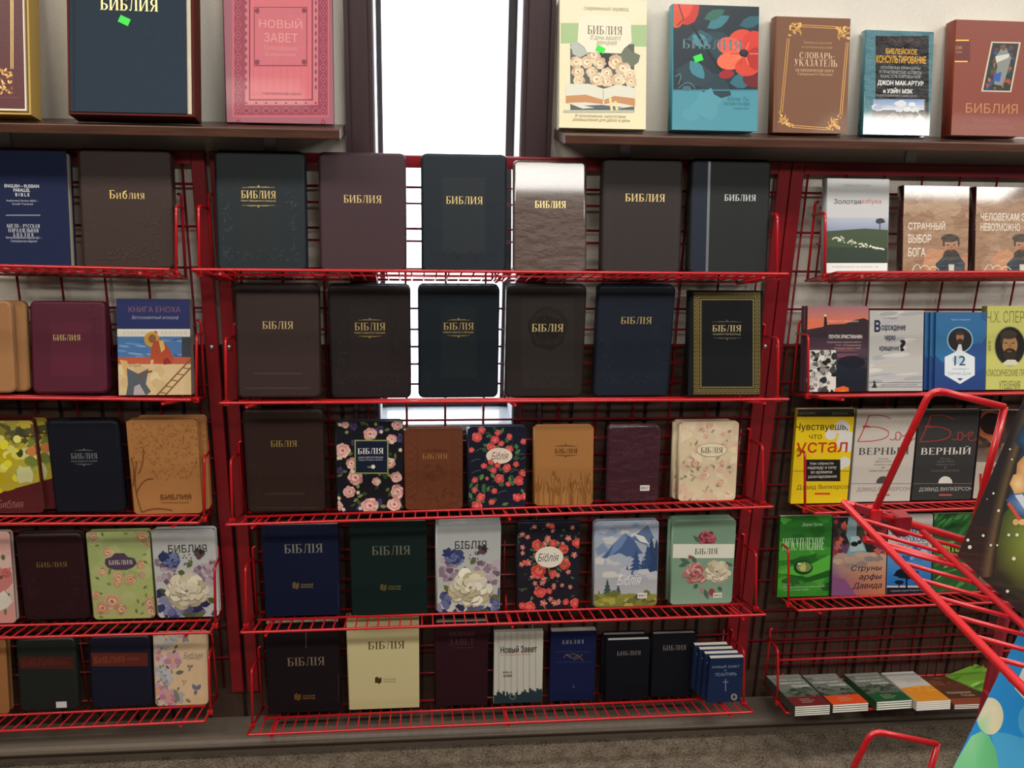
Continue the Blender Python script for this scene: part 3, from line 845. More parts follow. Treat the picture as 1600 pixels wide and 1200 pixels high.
for k in range(8):
    x = 385 + k * 15.5; B.poly([(x - 7, 173), (x, 167), (x + 7, 173), (x, 179)], '#b25a6c'); B.poly([(x - 4.5, 173), (x, 169), (x + 4.5, 173), (x, 177)], '#8c3850'); B.ell(x, 161, 2, 1.6, '#8c3850', 6)
for k in range(11):
    for q_ in range(9): B.ell(396 + q_ * 10.6, 106 + k * 4.2, .7, .7, '#b8505f', 5)
B.rect(397, 11, 480, 103, '#8a3d52'); B.rect(398.2, 12.2, 478.8, 101.8, '#cf6f7c')
for x, y in ((402, 17), (475, 17), (402, 97), (475, 97)): B.blob(x, y, 4.2, '#8a3d52')
B.sans('НОВЫЙ', 405, 28, 472, 44, '#e4a09a'); B.sans('ЗАВЕТ', 413, 52, 465, 66, '#e4a09a')
B.sans('Толкование', 411, 71, 465, 79, '#d99090'); B.sans('Барклая', 415, 82, 462, 89, '#d99090')
B.sans('новозаветная серия', 410, 145, 470, 149, '#96465a')
B.build()

# ================================================================== top shelf, right of the window
B = Book('slip', 'boxed_book', 'cream wedding book with pale roses and an open book on its box, beside the window', 'S', 0, 874, 1010, -1, 199, t=.032, col='#ece3c0', m='gloss', spine='#e6dcb8', lean=15)
B.build(); w_, h_ = B.w / 2, B.h
b = MB(); b.bevel_box(-w_ + .003, w_ - .003, .001, .028, .003, h_ - .003, .001, M['gloss'], lin('#ece3c0')); b.build('box_body', B.root)
B.cv = MB(); B.clip = rrect(B.w, B.h, .0006, .0002); B.lay = .0001
B.full('#efe6c6', '#f0e4bc')
B.rect(876, 36, 904, 68, '#a9c48e'); B.rect(986, 39, 1013, 73, '#a9c48e')
B.rect(891, 69, 991, 175, '#5d5f58'); B.blob(905, 78, 13, '#b9bfb6', rough=.3); B.blob(984, 92, 15, '#6e7561', rough=.3); B.blob(946, 92, 12, '#2b2c33')
for x, y, r in ((928, 86, 13), (900, 97, 12), (917, 97, 12), (937, 99, 12), (962, 97, 14), (903, 112, 12), (925, 113, 11), (948, 114, 11), (973, 107, 14), (984, 117, 12), (905, 126, 11), (932, 124, 14), (949, 128, 11), (966, 125, 13), (986, 128, 11)):
    B.rose(x, y, r * .82, '#ecd4b4', '#e3c39c', '#d4ac84')
B.rect(880, 172, 990, 176, '#b9bfae')
B.poly([(884, 131), (920, 131), (943, 139), (965, 132), (993, 138), (993, 166), (965, 170), (940, 168), (910, 170), (884, 160)], '#e2e0cf')
B.poly([(884, 150), (915, 148), (942, 156), (942, 163), (915, 160), (884, 161)], '#c9905e'); B.poly([(944, 156), (960, 150), (992, 154), (992, 166), (960, 160), (944, 163)], '#c9905e')
B.poly([(912, 165), (940, 164), (975, 168), (940, 171)], '#5d6068')
B.poly([(951, 153), (955, 153), (958, 173), (954, 173)], '#efdc9a'); B.poly([(960, 158), (963, 158), (966, 172), (962, 172)], '#efdc9a')
B.curve([(942, 140), (943, 150), (942, 158)], 1, '#a8a290')
B.poly([(909, 26), (917, 22), (973, 26), (985, 33), (987, 66), (975, 76), (970, 84), (917, 82), (913, 74), (902, 66), (904, 34)], '#f1ead0'); 
B.sans('современный перевод', 912, 10, 982, 18, '#b7ac88')
B.serif('БИБЛИЯ', 918, 41, 972, 54, '#6b5a44', None)
B.sans('В день вашего', 922, 55, 970, 64, '#8a7a60', shear=.4); B.sans('венчания', 932, 64, 964, 71, '#8a7a60', shear=.4)
B.sans('В приложении: напутствия,', 898, 179, 978, 185, '#a3946c', shear=.4); B.sans('размышления для двоих в день', 894, 186, 984, 191, '#a3946c', shear=.4)
B.cv.build('front_cover', B.root)
B.tags = []; B.sticker(931, 73, 945, 82, '#35e04a', rot=-.4)
B.lay = .0012
flush_tags(B)

B = Book('hard', 'hardcover_book', 'teal hardcover with large red poppies on dark leaves, second on the right shelf', 'S', 0, 1051, 1185, 8, 203, t=.034, col='#4b93a4', m='gloss', spine='#4e9cac', lean=15)
B.rect(1052, 0, 1195, 140, '#1b2c36')
for x, y, L, a, wd, c in ((1090, 60, 70, .3, 42, '#22414c'), (1105, 44, 40, -.5, 18, '#3a7d8c'), (1075, 60, 40, 0, 26, '#2b5a66'), (1090, 120, 60, .5, 40, '#233c47'), (1055, 110, 64, .2, 40, '#263f4a'), (1100, 30, 36, -.4, 16, '#2f6a58'), (1082, 55, 30, .6, 20, '#4a8e9a'), (1078, 95, 36, .9, 20, '#3f8794'), (1140, 130, 40, -.2, 24, '#2f6d7a'), (1155, 40, 40, -.3, 18, '#2c5f6d')):
    B.leaf(x, y, L, a, wd, c)
B.curve([(1082, 40), (1105, 80), (1128, 112)], 4, '#12191f')
B.blob(1068, 12, 27, '#c8332a', rough=.12); B.ell(1066, 10, 16, 22, '#e4503a', rot=.4); B.ell(1058, 30, 10, 14, '#d9512f', rot=.2); B.line([(1060, 6), (1068, 30), (1058, 40)], 1.5, '#4a1518')
P_ = [(1158, 62, 20, 16, '#e0493a'), (1178, 66, 18, 18, '#d63c30'), (1140, 72, 20, 14, '#e8604a'), (1142, 95, 22, 14, '#f07050'), (1168, 104, 20, 15, '#d8452f'), (1183, 92, 16, 18, '#b82a26'), (1135, 116, 12, 7, '#a02030'), (1180, 125, 20, 12, '#6c1a22')]
for x, y, rx_, ry_, c in P_[6:] + P_[:6]: B.ell(x, y, rx_, ry_, c, 16, rot=B.rnd.uniform(-.5, .5))
for k in range(10):
    a = k * .63; B.line([(1163 + 8 * cos(a), 84 + 6 * sin(a)), (1163 + 22 * cos(a), 84 + 18 * sin(a))], 1.2, '#b02820' if k % 2 else '#f49070')
B.ell(1162, 83, 7, 6, '#1d1420'); B.ell(1162, 82, 3, 3, '#40283a')
B.rect(1045, 140, 1195, 142, '#3f8496')
B.serif('БИБЛИЯ', 1066, 62, 1160, 77, '#5f7f8a', None)
B.curve([(1055, 120), (1070, 108), (1060, 132)], 1, '#6c8a94'); B.curve([(1060, 138), (1078, 120), (1086, 139)], 1, '#6c8a94'); B.ell(1073, 138, 7, 4, '#3f6a76')
B.blob(1105, 165, 22, '#539aaa', rough=.3); B.blob(1080, 180, 14, '#529aaa', rough=.4)
B.sans('Моим Ты', 1136, 151, 1170, 158, '#2f6a7a', shear=.3); B.sans('счастьем стал навек', 1130, 160, 1172, 165, '#2f6a7a', shear=.3); B.sans('и радостью', 1146, 168, 1170, 172, '#2f6a7a', shear=.3)
B.sticker(1084, 86, 1098, 96, '#35e04a', rot=.35)
B.build()

B = Book('hard', 'hardcover_book', 'brown hardcover dictionary with gold corner ornaments, third on the right shelf', 'S', 0, 1210, 1326, 27, 211, t=.030, col='#7d5136', m='soft', spine='#7a4d33', lean=13)
B.rect(1211, 20, 1214, 214, '#6e4630'); 
g = '#d2a05c'
for k, (ax, ay, sx_, sy_) in enumerate(((1231, 36, 1, 1), (1329, 42, -1, 1), (1217, 198, 1, -1), (1313, 203, -1, -1))):
    for _ in range(26):
        d1 = B.rnd.random(); u = B.rnd.uniform(0, 22) ; v_ = B.rnd.uniform(0, 26 * (1 - u / 24))
        B.ell(ax + sx_ * u, ay + sy_ * v_, 2.6, 1.2, B.rnd.choice([g, '#e0b470', '#b9874a']), 7, M['foil'], B.rnd.uniform(0, 3))
    for _ in range(5):
        u = B.rnd.uniform(2, 14); v_ = B.rnd.uniform(2, 14); B.curve([(ax + sx_ * u, ay + sy_ * v_), (ax + sx_ * (u + 9), ay + sy_ * v_), (ax + sx_ * (u + 6), ay + sy_ * (v_ + 7))], 1.2, g, M['foil'], 6)
for dd in (0, 3): 
    B.line([(1230 + dd, 60), (1219 + dd, 176)], 1.1, g, M['foil']); B.line([(1325 - dd, 66), (1315 - dd, 180)], 1.1, g, M['foil'])
    B.line([(1252, 39 + dd), (1308, 42 + dd)], 1.1, g, M['foil']); B.line([(1238, 196 + dd), (1292, 200 + dd)], 1.1, g, M['foil'])
B.sans('Еврейско-русский', 1256, 65, 1299, 70, '#d8a878'); B.sans('и греческо-русский', 1253, 72, 1300, 77, '#d8a878')
B.serif('СЛОВАРЬ-', 1249, 82, 1304, 92, '#f0cfa8', None); B.serif('УКАЗАТЕЛЬ', 1241, 93, 1308, 104, '#f0cfa8', None)
B.sans('на канонические книги', 1243, 108, 1302, 113, '#e0b48c'); B.sans('Священного Писания', 1246, 114, 1300, 119, '#e0b48c')
B.build()

B = Book('hard', 'hardcover_book', 'teal-edged hardcover with black panel, yellow title and snowy mountains, on the right shelf', 'S', 0, 1351, 1456, 48, 212, t=.026, col='#4f8590', m='wrap', spine='#437a84', lean=13)
B.rect(1368, 56, 1451, 202, '#141214'); B.rect(1363, 155, 1446, 203, '#6a6258')
B.rect(1364, 155, 1444, 172, '#7fa3d8', '#dfe6f0')
for _ in range(9): B.blob(B.rnd.uniform(1366, 1440), B.rnd.uniform(162, 172), B.rnd.uniform(5, 9), B.rnd.choice(['#f0f2f6', '#dfe4ee', '#b9c6dc']), sy=.6)
for _ in range(24): x, y = B.rnd.uniform(1366, 1440), B.rnd.uniform(176, 200); B.poly([(x - 12, y + 6), (x, y - 5), (x + 9, y + 5)], B.rnd.choice(['#8b8276', '#6d665e', '#a59a8a', '#57524e', '#c8c0b4']))
B.rect(1360, 203, 1450, 215, '#6a98a0')
B.sans('ВВЕДЕНИЕ В', 1380, 61, 1438, 67, '#5c2f36', .02)
B.sans('БИБЛЕЙСКОЕ', 1384, 74, 1433, 85, '#e6a92c', .03); B.sans('КОНСУЛЬТИРОВАНИЕ', 1369, 87, 1447, 99, '#e6a92c', .03)
for k, tx in enumerate(('ОСНОВНЫЕ ПРИНЦИПЫ', 'И ПРАКТИЧЕСКИЕ АСПЕКТЫ', 'КОНСУЛЬТИРОВАНИЯ')): B.sans(tx, 1376 - 2 * (k == 1), 104 + k * 6.5, 1438 + 2 * (k == 1), 109 + k * 6.5, '#b9bcbc')
B.sans('ДЖОН МАК-АРТУР', 1371, 126, 1443, 135, '#f2f2ee', .03); B.sans('и УЭЙН МЭК', 1380, 137, 1426, 146, '#f2f2ee', .03)
B.sans('и преподаватели семинарии', 1370, 148, 1432, 152, '#9aa0a0')
B.build()

B = Book('hard', 'hardcover_book', 'red-brown leather Bible with a stained glass figure picture at the right end of the shelf', 'S', 0, 1490, 1606, 32, 217, t=.042, col='#8c3f2b', m='soft', spine='#8a3c28', lean=13)
B.rect(1480, 62, 1516, 97, '#6c2420'); B.rect(1480, 62, 1514, 64, '#e0a24a', m=M['foil']); B.rect(1478, 95, 1512, 97, '#e0a24a', m=M['foil'])
B.sans('БИБЛИЯ', 1487, 72, 1503, 77, '#d09a58'); B.sans('тематическая', 1487, 80, 1503, 83, '#c08a50')
B.poly([(1549, 65), (1595, 66), (1580, 144), (1533, 143)], '#d9cdb4'); B.poly([(1551, 67), (1592, 68), (1578, 142), (1536, 141)], '#1f2a26')
for _ in range(90):
    y = B.rnd.uniform(69, 138); x = B.rnd.uniform(1553, 1588) - (y - 68) * .2
    B.blob(x, y, B.rnd.uniform(2, 4.5), B.rnd.choice(['#24402c', '#7a2626', '#a84a24', '#2a4a8a', '#365a34', '#1a1f22', '#c06a28', '#162a1c']), 6, .3)
B.poly([(1564, 76), (1572, 76), (1580, 90), (1574, 112), (1566, 134), (1553, 132), (1558, 104), (1556, 88)], '#8a9088'); B.ell(1568, 74, 4, 5, '#6b4a3c'); B.poly([(1555, 88), (1577, 84), (1576, 90), (1557, 98)], '#d8d8cc'); B.poly([(1553, 116), (1565, 112), (1562, 128), (1551, 126)], '#2b56b0')
B.sans('БИБЛИЯ', 1509, 162, 1590, 177, '#c98a5a'); B.sans('ТЕМАТИЧЕСКАЯ', 1517, 185, 1575, 192, '#a8665a'); B.sans('С КОММЕНТАРИЯМИ', 1504, 195, 1583, 202, '#a8665a')
B.build()

# ================================================================== first basket row
B = Book('hard', 'hardcover_book', 'navy parallel Bible with white bilingual title at the left edge of the top row', 'L', 0, -36, 107, 235, t=.034, col='#27325a', m='cloth')
for k, (tx, x0, x1, y0, y1) in enumerate((('АНГЛО – РУССКАЯ', 10, 62, 350, 356), ('ПАРАЛЛЕЛЬНАЯ', 13, 60, 357, 363), ('Б И Б Л И Я', 21, 52, 364, 370))): B.serif(tx, x0, y0, x1, y1, '#dfe2ea', None)
for tx, x0, x1, y0, y1 in (('Authorized Version (KJV) –', 10, 60, 312, 316), ('Synodal Translation', 19, 52, 317, 321), ('Авторизованная версия KJV –', 9, 65, 369.5, 374), ('Синодальное издание', 17, 58, 375, 379)): B.sans(tx, x0, y0, x1, y1, '#c9cedc')
for tx, x0, x1, y0 in (('ENGLISH – RUSSIAN', 7, 61, 288), ('PARALLEL', 21, 47, 294.5), ('B I B L E', 24, 46, 301.5)): B.sans(tx, x0, y0, x1, y0 + 5.2, '#dfe2ea', .02)
B.rect(9, 335.5, 63, 337, '#b9c0d0')
B.build()

def leather(label, rack, row, xl, xr, yt, col, title, tb, yb=None, t=.034, gold='#dcc283', tm='foil', orn=None, sub=None, panel=None, tool=0, base=True, m='leather', build=True, frames=(), **kw):
    B = Book('zip', 'zippered_bible', label, rack, row, xl, xr, yt, yb, t=t, col=col, m=m, **kw)
    for f_ in frames: B.frame(*f_)
    if panel:
        x0, y0, x1, y1, c = panel; B.rect(x0, y0, x1, y1, c)
    if tool:
        tc = tool if isinstance(tool, str) else '#3c4247'
        yb_ = yb or 415
        B.scrolls(xl + 12, yt + 60, xl + 26, yb_ - 12, 26, tc, 7); B.scrolls(xr - 28, yt + 60, xr - 14, yb_ - 12, 26, tc, 7); B.scrolls(xl + 14, yb_ - 26, xr - 14, yb_ - 8, 34, tc, 7)
    x0, y0, x1, y1 = tb
    if title: (B.serif if not kw.get('sn') else B.sans)(title, x0, y0, x1, y1, gold, tm)
    if orn:
        B.orn((x0 + x1) / 2, y0 - orn[0], (x1 - x0) * orn[1], gold, 1, tm); B.orn((x0 + x1) / 2, y1 + orn[2], (x1 - x0) * orn[1], gold, -1, tm)
    if sub: B.sans(sub, x0, y1 + 2.5, x1, y1 + 5.5, gold, m=tm)
    if build: B.build()
    return B
B = leather('large brown zippered Bible with mixed-case gold title, right of the navy parallel Bible', 'L', 0, 124, 270, 232, '#4a3734', None, (0, 0, 0, 0), tool='#5a4644', build=False)
B.serif('Библия', 171, 297, 226, 311, GOLD); B.line([(152, 405), (214, 403)], .8, '#5c4a48'); B.scrolls(172, 384, 215, 412, 20, '#64524f', 9); B.scrolls(222, 340, 245, 412, 26, '#64524f', 9); B.build()
B = leather('dark slate zippered Bible with scroll borders and ruled gold title, top row leftmost in middle', 'C', 0, 336, 478, 235, '#253139', 'БИБЛИЯ', (377, 298, 431, 310), orn=(5, .95, 11), sub='Книги Священного Писания', tool='#4a545a', panel=(371, 272, 437, 400, '#293238'))
B = leather('plum-brown zippered Bible with plain gold title, top row just left of the window', 'C', 0, 498, 635, 238, '#50373f', 'БИБЛИЯ', (537, 305, 596, 317), frames=((508, 256, 622, 440, 1, '#553d44'), (513, 261, 617, 436, .8, '#553d44')))
B = leather('navy-black zippered Bible with smooth centre panel, top row in front of the window', 'C', 0, 658, 792, 240, '#1d2a36', 'БИБЛИЯ', (697, 307, 754, 319), panel=(691, 277, 758, 396, '#29323a'), tool='#272f36')
B = leather('shiny brown Bible in crumpled plastic wrap, right of the window in the top row', 'C', 0, 801, 917, 250, '#5c4a42', 'БИБЛИЯ', (836, 314, 884, 325), m='wrap', lean=15.6)
B = leather('black-brown zippered Bible with broad gold title, second from the right in the middle top row', 'C', 0, 940, 1066, 247, '#3b3230', 'БИБЛИЯ', (977, 303, 1039, 315), frames=((953, 263, 1056, 440, 1, '#443a38'),))
B = leather('two-tone navy and black zippered Bible with a vertical silver stripe, top row', 'C', 0, 1078, 1203, 248, '#262b2c', None, (0, 0, 0, 0), build=False)
B.poly([(1070, 240), (1106, 240), (1101, 440), (1060, 440)], '#1f2b40'); B.poly([(1107, 240), (1111, 240), (1106, 440), (1102, 440)], '#9aa0a6', M['foil'])
B.ell(1158, 308, 27, 12, '#1c2021', 24); B.ell(1158, 308, 25, 10.5, '#25292a', 24)
B.serif('БИБЛИЯ', 1132, 304, 1181, 314, '#cfd2d2'); B.build()

B = Book('hard', 'hardcover_book', 'grey and green hardcover with a lone tree above grazing sheep, top right row', 'R', 0, 1291, 1388, 279, t=.028, col='#c4c5c6', m='gloss', spine='#a8abae')
B.rect(1270, 340, 1400, 362, '#b4bac6', '#8793b4'); B.poly([(1275, 362), (1310, 360), (1352, 357), (1395, 360), (1395, 412), (1275, 412)], '#3a4c30'); B.poly([(1275, 385), (1395, 388), (1395, 412), (1275, 412)], '#28382a')
for _ in range(75):
    t_ = B.rnd.random(); x = 1296 + t_ * 86; y = 372 + t_ * 18 + B.rnd.gauss(0, 3.5 * (1.1 - t_)); B.ell(x, y, 1.5, 1.0, B.rnd.choice(['#e6e2cc', '#d2cdb2', '#f2eeda']), 6)
B.rect(1374, 346, 1375.5, 359, '#2f3440'); B.blob(1375, 345, 8, '#2c3038', sy=.55)
B.rect(1270, 411, 1400, 432, '#ecebe8'); B.sans('комментарий на псалом 118', 1300, 415, 1372, 419, '#9a9a98')
B.sans('ЧАРЛЬЗ СПЕРДЖЕН', 1318, 288, 1361, 292, '#8c8f92'); B.sans('Золотая', 1303, 311, 1345, 319, '#43403e', .01); B.sans('азбука', 1345, 311, 1377, 320, '#c46a6e', .01)
B.build()
def spurgeon(label, xl, xr, yt, lines, fx):
    B = Book('hard', 'hardcover_book', label, 'R', 0, xl, xr, yt, t=.030, col='#a98468', m='wrap', spine='#3a1518')
    B.full('#c4a484', '#9a7358')
    for _ in range(26): B.blob(B.rnd.uniform(xl, xr), B.rnd.uniform(yt, 430), B.rnd.uniform(6, 16), B.rnd.choice(['#ab8669', '#b08c6e', '#a57f64', '#a88468', '#b39072']), rough=.4)
    B.blob(fx - 26, 408, 20, '#d29a74'); B.blob(fx + 30, 410, 16, '#c28c6a')
    for k, (tx, x0, x1) in enumerate(lines): B.sans(tx, x0, (345 if len(lines) == 3 else 333) + k * (21 if len(lines) == 3 else 16), x1, (359 if len(lines) == 3 else 345) + k * (21 if len(lines) == 3 else 16), '#e8dccc', .02)
    B.poly([(fx - 24, 412), (fx - 12, 400), (fx + 12, 398), (fx + 22, 412), (fx + 20, 430), (fx - 22, 430)], '#3d4650')
    B.ell(fx, 388, 12.5, 17, '#b98666', 18); B.ell(fx - 2, 372, 14, 6.5, '#51483f', 14); B.poly([(fx - 13, 372), (fx - 9, 369), (fx - 10, 386), (fx - 13, 384)], '#51483f'); B.poly([(fx + 13, 372), (fx + 9, 369), (fx + 11, 386), (fx + 14, 382)], '#51483f')
    B.blob(fx, 399, 13, '#4c4540', 16, .10, .72); B.ell(fx, 391, 3.6, 1.4, '#8c5448', 8); B.ell(fx - 5, 383, 2.3, 1.1, '#3a2c28', 8); B.ell(fx + 5, 383, 2.3, 1.1, '#3a2c28', 8); B.poly([(fx - 1, 383), (fx + 1.5, 383), (fx + 2.5, 389), (fx - 1.5, 389)], '#a87458')
    B.poly([(fx - 4, 413), (fx + 5, 413), (fx + 4, 430), (fx - 3, 430)], '#d8d4c0')
    B.curve([(xl + 14, 424), (xl + 22, 404), (xl + 28, 420)], 1.3, '#f0e0d0'); B.curve([(xl + 26, 420), (xl + 36, 408), (xl + 42, 422)], 1.3, '#f0e0d0'); B.curve([(xl + 40, 421), (xl + 48, 412), (xl + 56, 422)], 1.2, '#f0e0d0')
    B.build()
spurgeon('glossy tan hardcover with three-line title and bearded portrait, top row on the right panel', 1411, 1513, 290, (('СТРАННЫЙ', 1419, 1477), ('ВЫБОР', 1419, 1455), ('БОГА', 1419, 1446)), 1486)
spurgeon('glossy tan hardcover with two-line title and bearded portrait, right edge of top row', 1524, 1624, 292, (('ЧЕЛОВЕКАМ ЭТО', 1532, 1616), ('НЕВОЗМОЖНО', 1532, 1594)), 1597)

# ================================================================== second row
B = Book('zip', 'zippered_bible', 'light tan zippered Bible cut by the left edge of the second row', 'L', 1, -80, 21, 470, t=.020, n=2, col='#a8794e', m='soft', zipc='#6b4a30'); B.build()
B.copies(['light tan zippered Bible standing behind the one at the left edge of the second row'], dx=.022, group=None)
B = leather('burgundy zippered Bible with small gold title in the second row of the left panel', 'L', 1, 48, 167, 470, '#661f38', 'БИБЛИЯ', (83, 523, 126, 532), panel=(80, 503, 143, 588, '#6e223c'), tool='#571a30', zipc='#3a1020')
B = Book('paper', 'paperback_book', 'paperback with dark blue title band over an icon of a red-robed figure and ladder', 'L', 1, 184, 298, 467, t=.030, col='#1d2860', m='print', spine='#1d2860', pages='#8a8478')
B.rect(180, 514, 305, 526, '#dcd8ca'); B.sans('К Л А С С И К А', 193, 518, 235, 522, '#a8a08c'); B.ell(243, 520, 3.2, 3.2, '#b0563a', 10); B.sans('А П О К Р И Ф', 251, 518, 292, 522, '#a8a08c')
B.sans('КНИГА ЕНОХА', 201, 479, 282, 488, '#84586c'); B.sans('Ветхозаветный апокриф', 206, 493, 279, 500, '#9a9cb4', shear=.3)
B.rect(180, 526, 305, 561, '#4a7ab4', '#4d74a8')
for _ in range(26): x, y = B.rnd.uniform(184, 298), B.rnd.uniform(528, 558); B.ell(x, y, 9, 1.6, B.rnd.choice(['#3f6a9e', '#6a94c0', '#2f568a', '#7ca4c8']), 8, rot=.1)
B.rect(284, 527, 300, 561, '#3a4048'); B.rect(180, 558, 305, 570, '#b8583c'); B.rect(180, 569, 305, 640, '#d0b88c')
for _ in range(14): B.blob(B.rnd.uniform(186, 296), B.rnd.uniform(574, 618), 8, B.rnd.choice(['#d8c49a', '#c8ae80']), rough=.3)
B.ell(237, 530, 12, 12, '#c8983c', 16); B.ell(238, 529, 6, 7, '#8a5c40', 12)
B.poly([(240, 534), (252, 530), (264, 544), (272, 560), (268, 569), (236, 566), (235, 548)], '#b04a2c'); B.poly([(248, 532), (255, 532), (258, 545), (252, 551)], '#d8b468'); B.poly([(255, 562), (262, 558), (268, 568), (256, 570)], '#8c2a2c')
B.poly([(236, 562), (240, 562), (238, 578), (234, 578)], '#d8b088'); B.poly([(187, 562), (199, 564), (203, 590), (196, 588)], '#d0a86c'); B.poly([(198, 575), (216, 584), (232, 576), (228, 600), (236, 612), (222, 622), (196, 622), (200, 600)], '#545c64'); B.poly([(210, 604), (218, 600), (228, 618), (208, 622)], '#b0a4a8'); B.curve([(216, 590), (226, 582), (238, 580)], 3, '#7c4a34'); B.sans('ЕНОХ', 202, 570, 220, 573, '#4a3a28')
for dx_ in (0, 13): B.line([(243 + dx_, 620), (297 + dx_, 562)], 2.2, '#7a5230')
for k in range(6): B.line([(250 + k * 9, 613 - k * 9.6), (262 + k * 9, 615 - k * 9.6)], 1.8, '#8a6038')
B.build()
leather('brown zippered Bible with faint landscape tooling, leftmost in the middle second row', 'C', 1, 368, 500, 443, '#402d2c', 'БІБЛІЯ', (410, 502, 458, 514), frames=((378, 462, 488, 640, .8, '#473332'), (397, 583, 472, 584, 1, '#6a5654'), (382, 606, 485, 607, 1, '#64504e')))
leather('black-brown zippered Bible with ruled gold title and side scrolls, second row left of window', 'C', 1, 514, 642, 446, '#2f2829', 'БІБЛІЯ', (554, 504, 602, 516), orn=(4, .75, 9), sub='КНИГИ СВЯТОГО ПИСЬМА', panel=(547, 478, 608, 590, '#322b2c'), tool='#433b3c', yb=612)
leather('black-green zippered Bible with ruled gold title, second row in front of the window', 'C', 1, 653, 780, 446, '#182731', 'БІБЛІЯ', (693, 504, 740, 515), orn=(4, .75, 9), sub='КНИГИ СВЯТОГО ПИСЬМА', panel=(689, 479, 745, 590, '#222d32'), tool='#263036', yb=612)
B = leather('dark olive-brown zippered Bible with gold title in an oval medallion, second row', 'C', 1, 790, 914, 446, '#332e2b', None, (0, 0, 0, 0), panel=(815, 466, 897, 606, '#393431'), tool='#3d3835', yb=612, build=False)
B.blob(856, 512, 30, '#2c2725', 28, .06, 1.1); B.blob(856, 512, 26, '#332d2a', 28, .06, 1.1); B.blob(856, 512, 22, '#27221f', 24, .05, .9); B.scrolls(836, 482, 876, 500, 16, '#443d38', 6); B.scrolls(836, 524, 876, 540, 16, '#443d38', 6)
B.serif('БІБЛІЯ', 831, 506, 880, 518, '#f0dca0'); B.build()
leather('slate-blue zippered Bible with scratched cover and gold title, fifth in the middle second row', 'C', 1, 931, 1051, 446, '#212c3c', 'БІБЛІЯ', (970, 495, 1018, 506), frames=((960, 477, 1030, 479, 1, '#1a2331'),), tool='#33404f', yb=612)
B = Book('hard', 'hardcover_book', 'black hardcover Bible with a wide gold border, right end of the middle second row', 'C', 1, 1077, 1190, 454, t=.034, col='#191b1e', m='cloth')
for x0, y0, x1, y1 in ((1084, 457, 1188, 616),):
    B.rect(x0, y0, x1, y1, '#a89655', m=M['foil']); B.rect(x0 + 1.5, y0 + 1.5, x1 - 1.5, y1 - 1.5, '#6a6038', m=M['foil']); 
    for k in range(24):
        y = y0 + 6 + k * 6.4
        for x in (x0 + 5.5, x1 - 5.5): B.ell(x, y, 3.2, 2.6, '#bda968', 8, M['foil']); B.ell(x, y, 1.6, 1.3, '#2c2a20', 6)
    for k in range(15):
        x = x0 + 10 + k * 6
        for y in (y0 + 5.5, y1 - 5.5): B.ell(x, y, 2.6, 3.0, '#bda968', 8, M['foil']); B.ell(x, y, 1.3, 1.5, '#2c2a20', 6)
    B.rect(x0 + 10.5, y0 + 10.5, x1 - 10.5, y1 - 10.5, '#cdb870', m=M['foil']); B.rect(x0 + 11.8, y0 + 11.8, x1 - 11.8, y1 - 11.8, '#1a1c1f')
B.serif('БІБЛІЯ', 1113, 508, 1158, 518, '#d8c48c'); B.sans('НОВИЙ ПЕРЕКЛАД', 1114, 520, 1157, 524, '#a8a08a'); B.orn(1136, 503, 46, '#7c7766'); B.orn(1136, 528, 44, '#8c8672', -1)
B.build()

B = Book('paper', 'paperback_book', 'paperback with lighthouse at red dusk and a black-and-white photo, second row right panel', 'R', 1, 1260, 1355, 478, t=.016, n=2, col='#20222f', m='gloss', spine='#5a4450')
B.rect(1240, 470, 1365, 510, '#8a6a80', '#e07a50'); B.rect(1240, 498, 1365, 522, '#d87458', '#e0684a')
B.poly([(1250, 517), (1284, 511), (1296, 507), (1320, 506), (1335, 500), (1350, 497), (1362, 503), (1362, 540), (1250, 540)], '#33242c')
B.rect(1240, 527, 1365, 560, '#3a2a38', '#5c3a44'); B.rect(1240, 545, 1365, 580, '#54404e', '#1c2232'); B.rect(1240, 575, 1365, 640, '#1d2230', '#14161f')
for k in range(8): B.ell(B.rnd.uniform(1256, 1350), 548 + k * 3, 24, 1.4, B.rnd.choice(['#7c4a50', '#44344a', '#2c2c3e']), 10)
B.ell(1330, 566, 22, 10, '#1a1a28', 14); B.ell(1300, 574, 18, 6, '#20202e', 12)
B.poly([(1287, 511), (1288, 494), (1291, 494), (1293, 511)], '#241c24'); B.ell(1289.5, 493, 2.2, 1.8, '#f0d8b0', 8)
B.rect(1264, 547, 1306, 622, '#d8d4cc'); 
for _ in range(60): B.blob(B.rnd.uniform(1266, 1304), B.rnd.uniform(550, 616), B.rnd.uniform(2.5, 6), B.rnd.choice(['#2c2c2c', '#5c5a58', '#8c8884', '#b8b4ae', '#404040', '#1c1c1c']), 7, .4)
for k in range(5): B.rect(1267 + k * 3, 580, 1268.5 + k * 3, 606, '#c8c4bc')
B.poly([(1304, 607), (1318, 603), (1326, 606), (1327, 630), (1304, 630)], '#d8642c'); B.poly([(1308, 612), (1320, 609), (1322, 630), (1308, 630)], '#f08a40')
B.sans('Чарльз Х. Сперджен', 1293, 500, 1341, 504, '#e8c8b8'); B.sans('ПОЧТИ ХРИСТИАНИН', 1295, 523, 1347, 529, '#f0e8e4', .02)
for k, tx in enumerate(('Современное издание работы', 'Ч.Х. Сперджена', '"Я обещаю помочь Тебе"')): B.sans(tx, (1292, 1306, 1303)[k], 533 + k * 4.8, (1345, 1345, 1345)[k], 536.5 + k * 4.8, '#c8a8a8')
B.build()
B.copies(['lighthouse paperback standing behind its twin in the second row, right panel'], dx=-.001)
B = Book('paper', 'paperback_book', 'pale cloudy paperback with a bold question mark, second row on the right panel', 'R', 1, 1358, 1442, 485, t=.012, col='#b8b6b2', m='matte', spine='#a8a6a2')
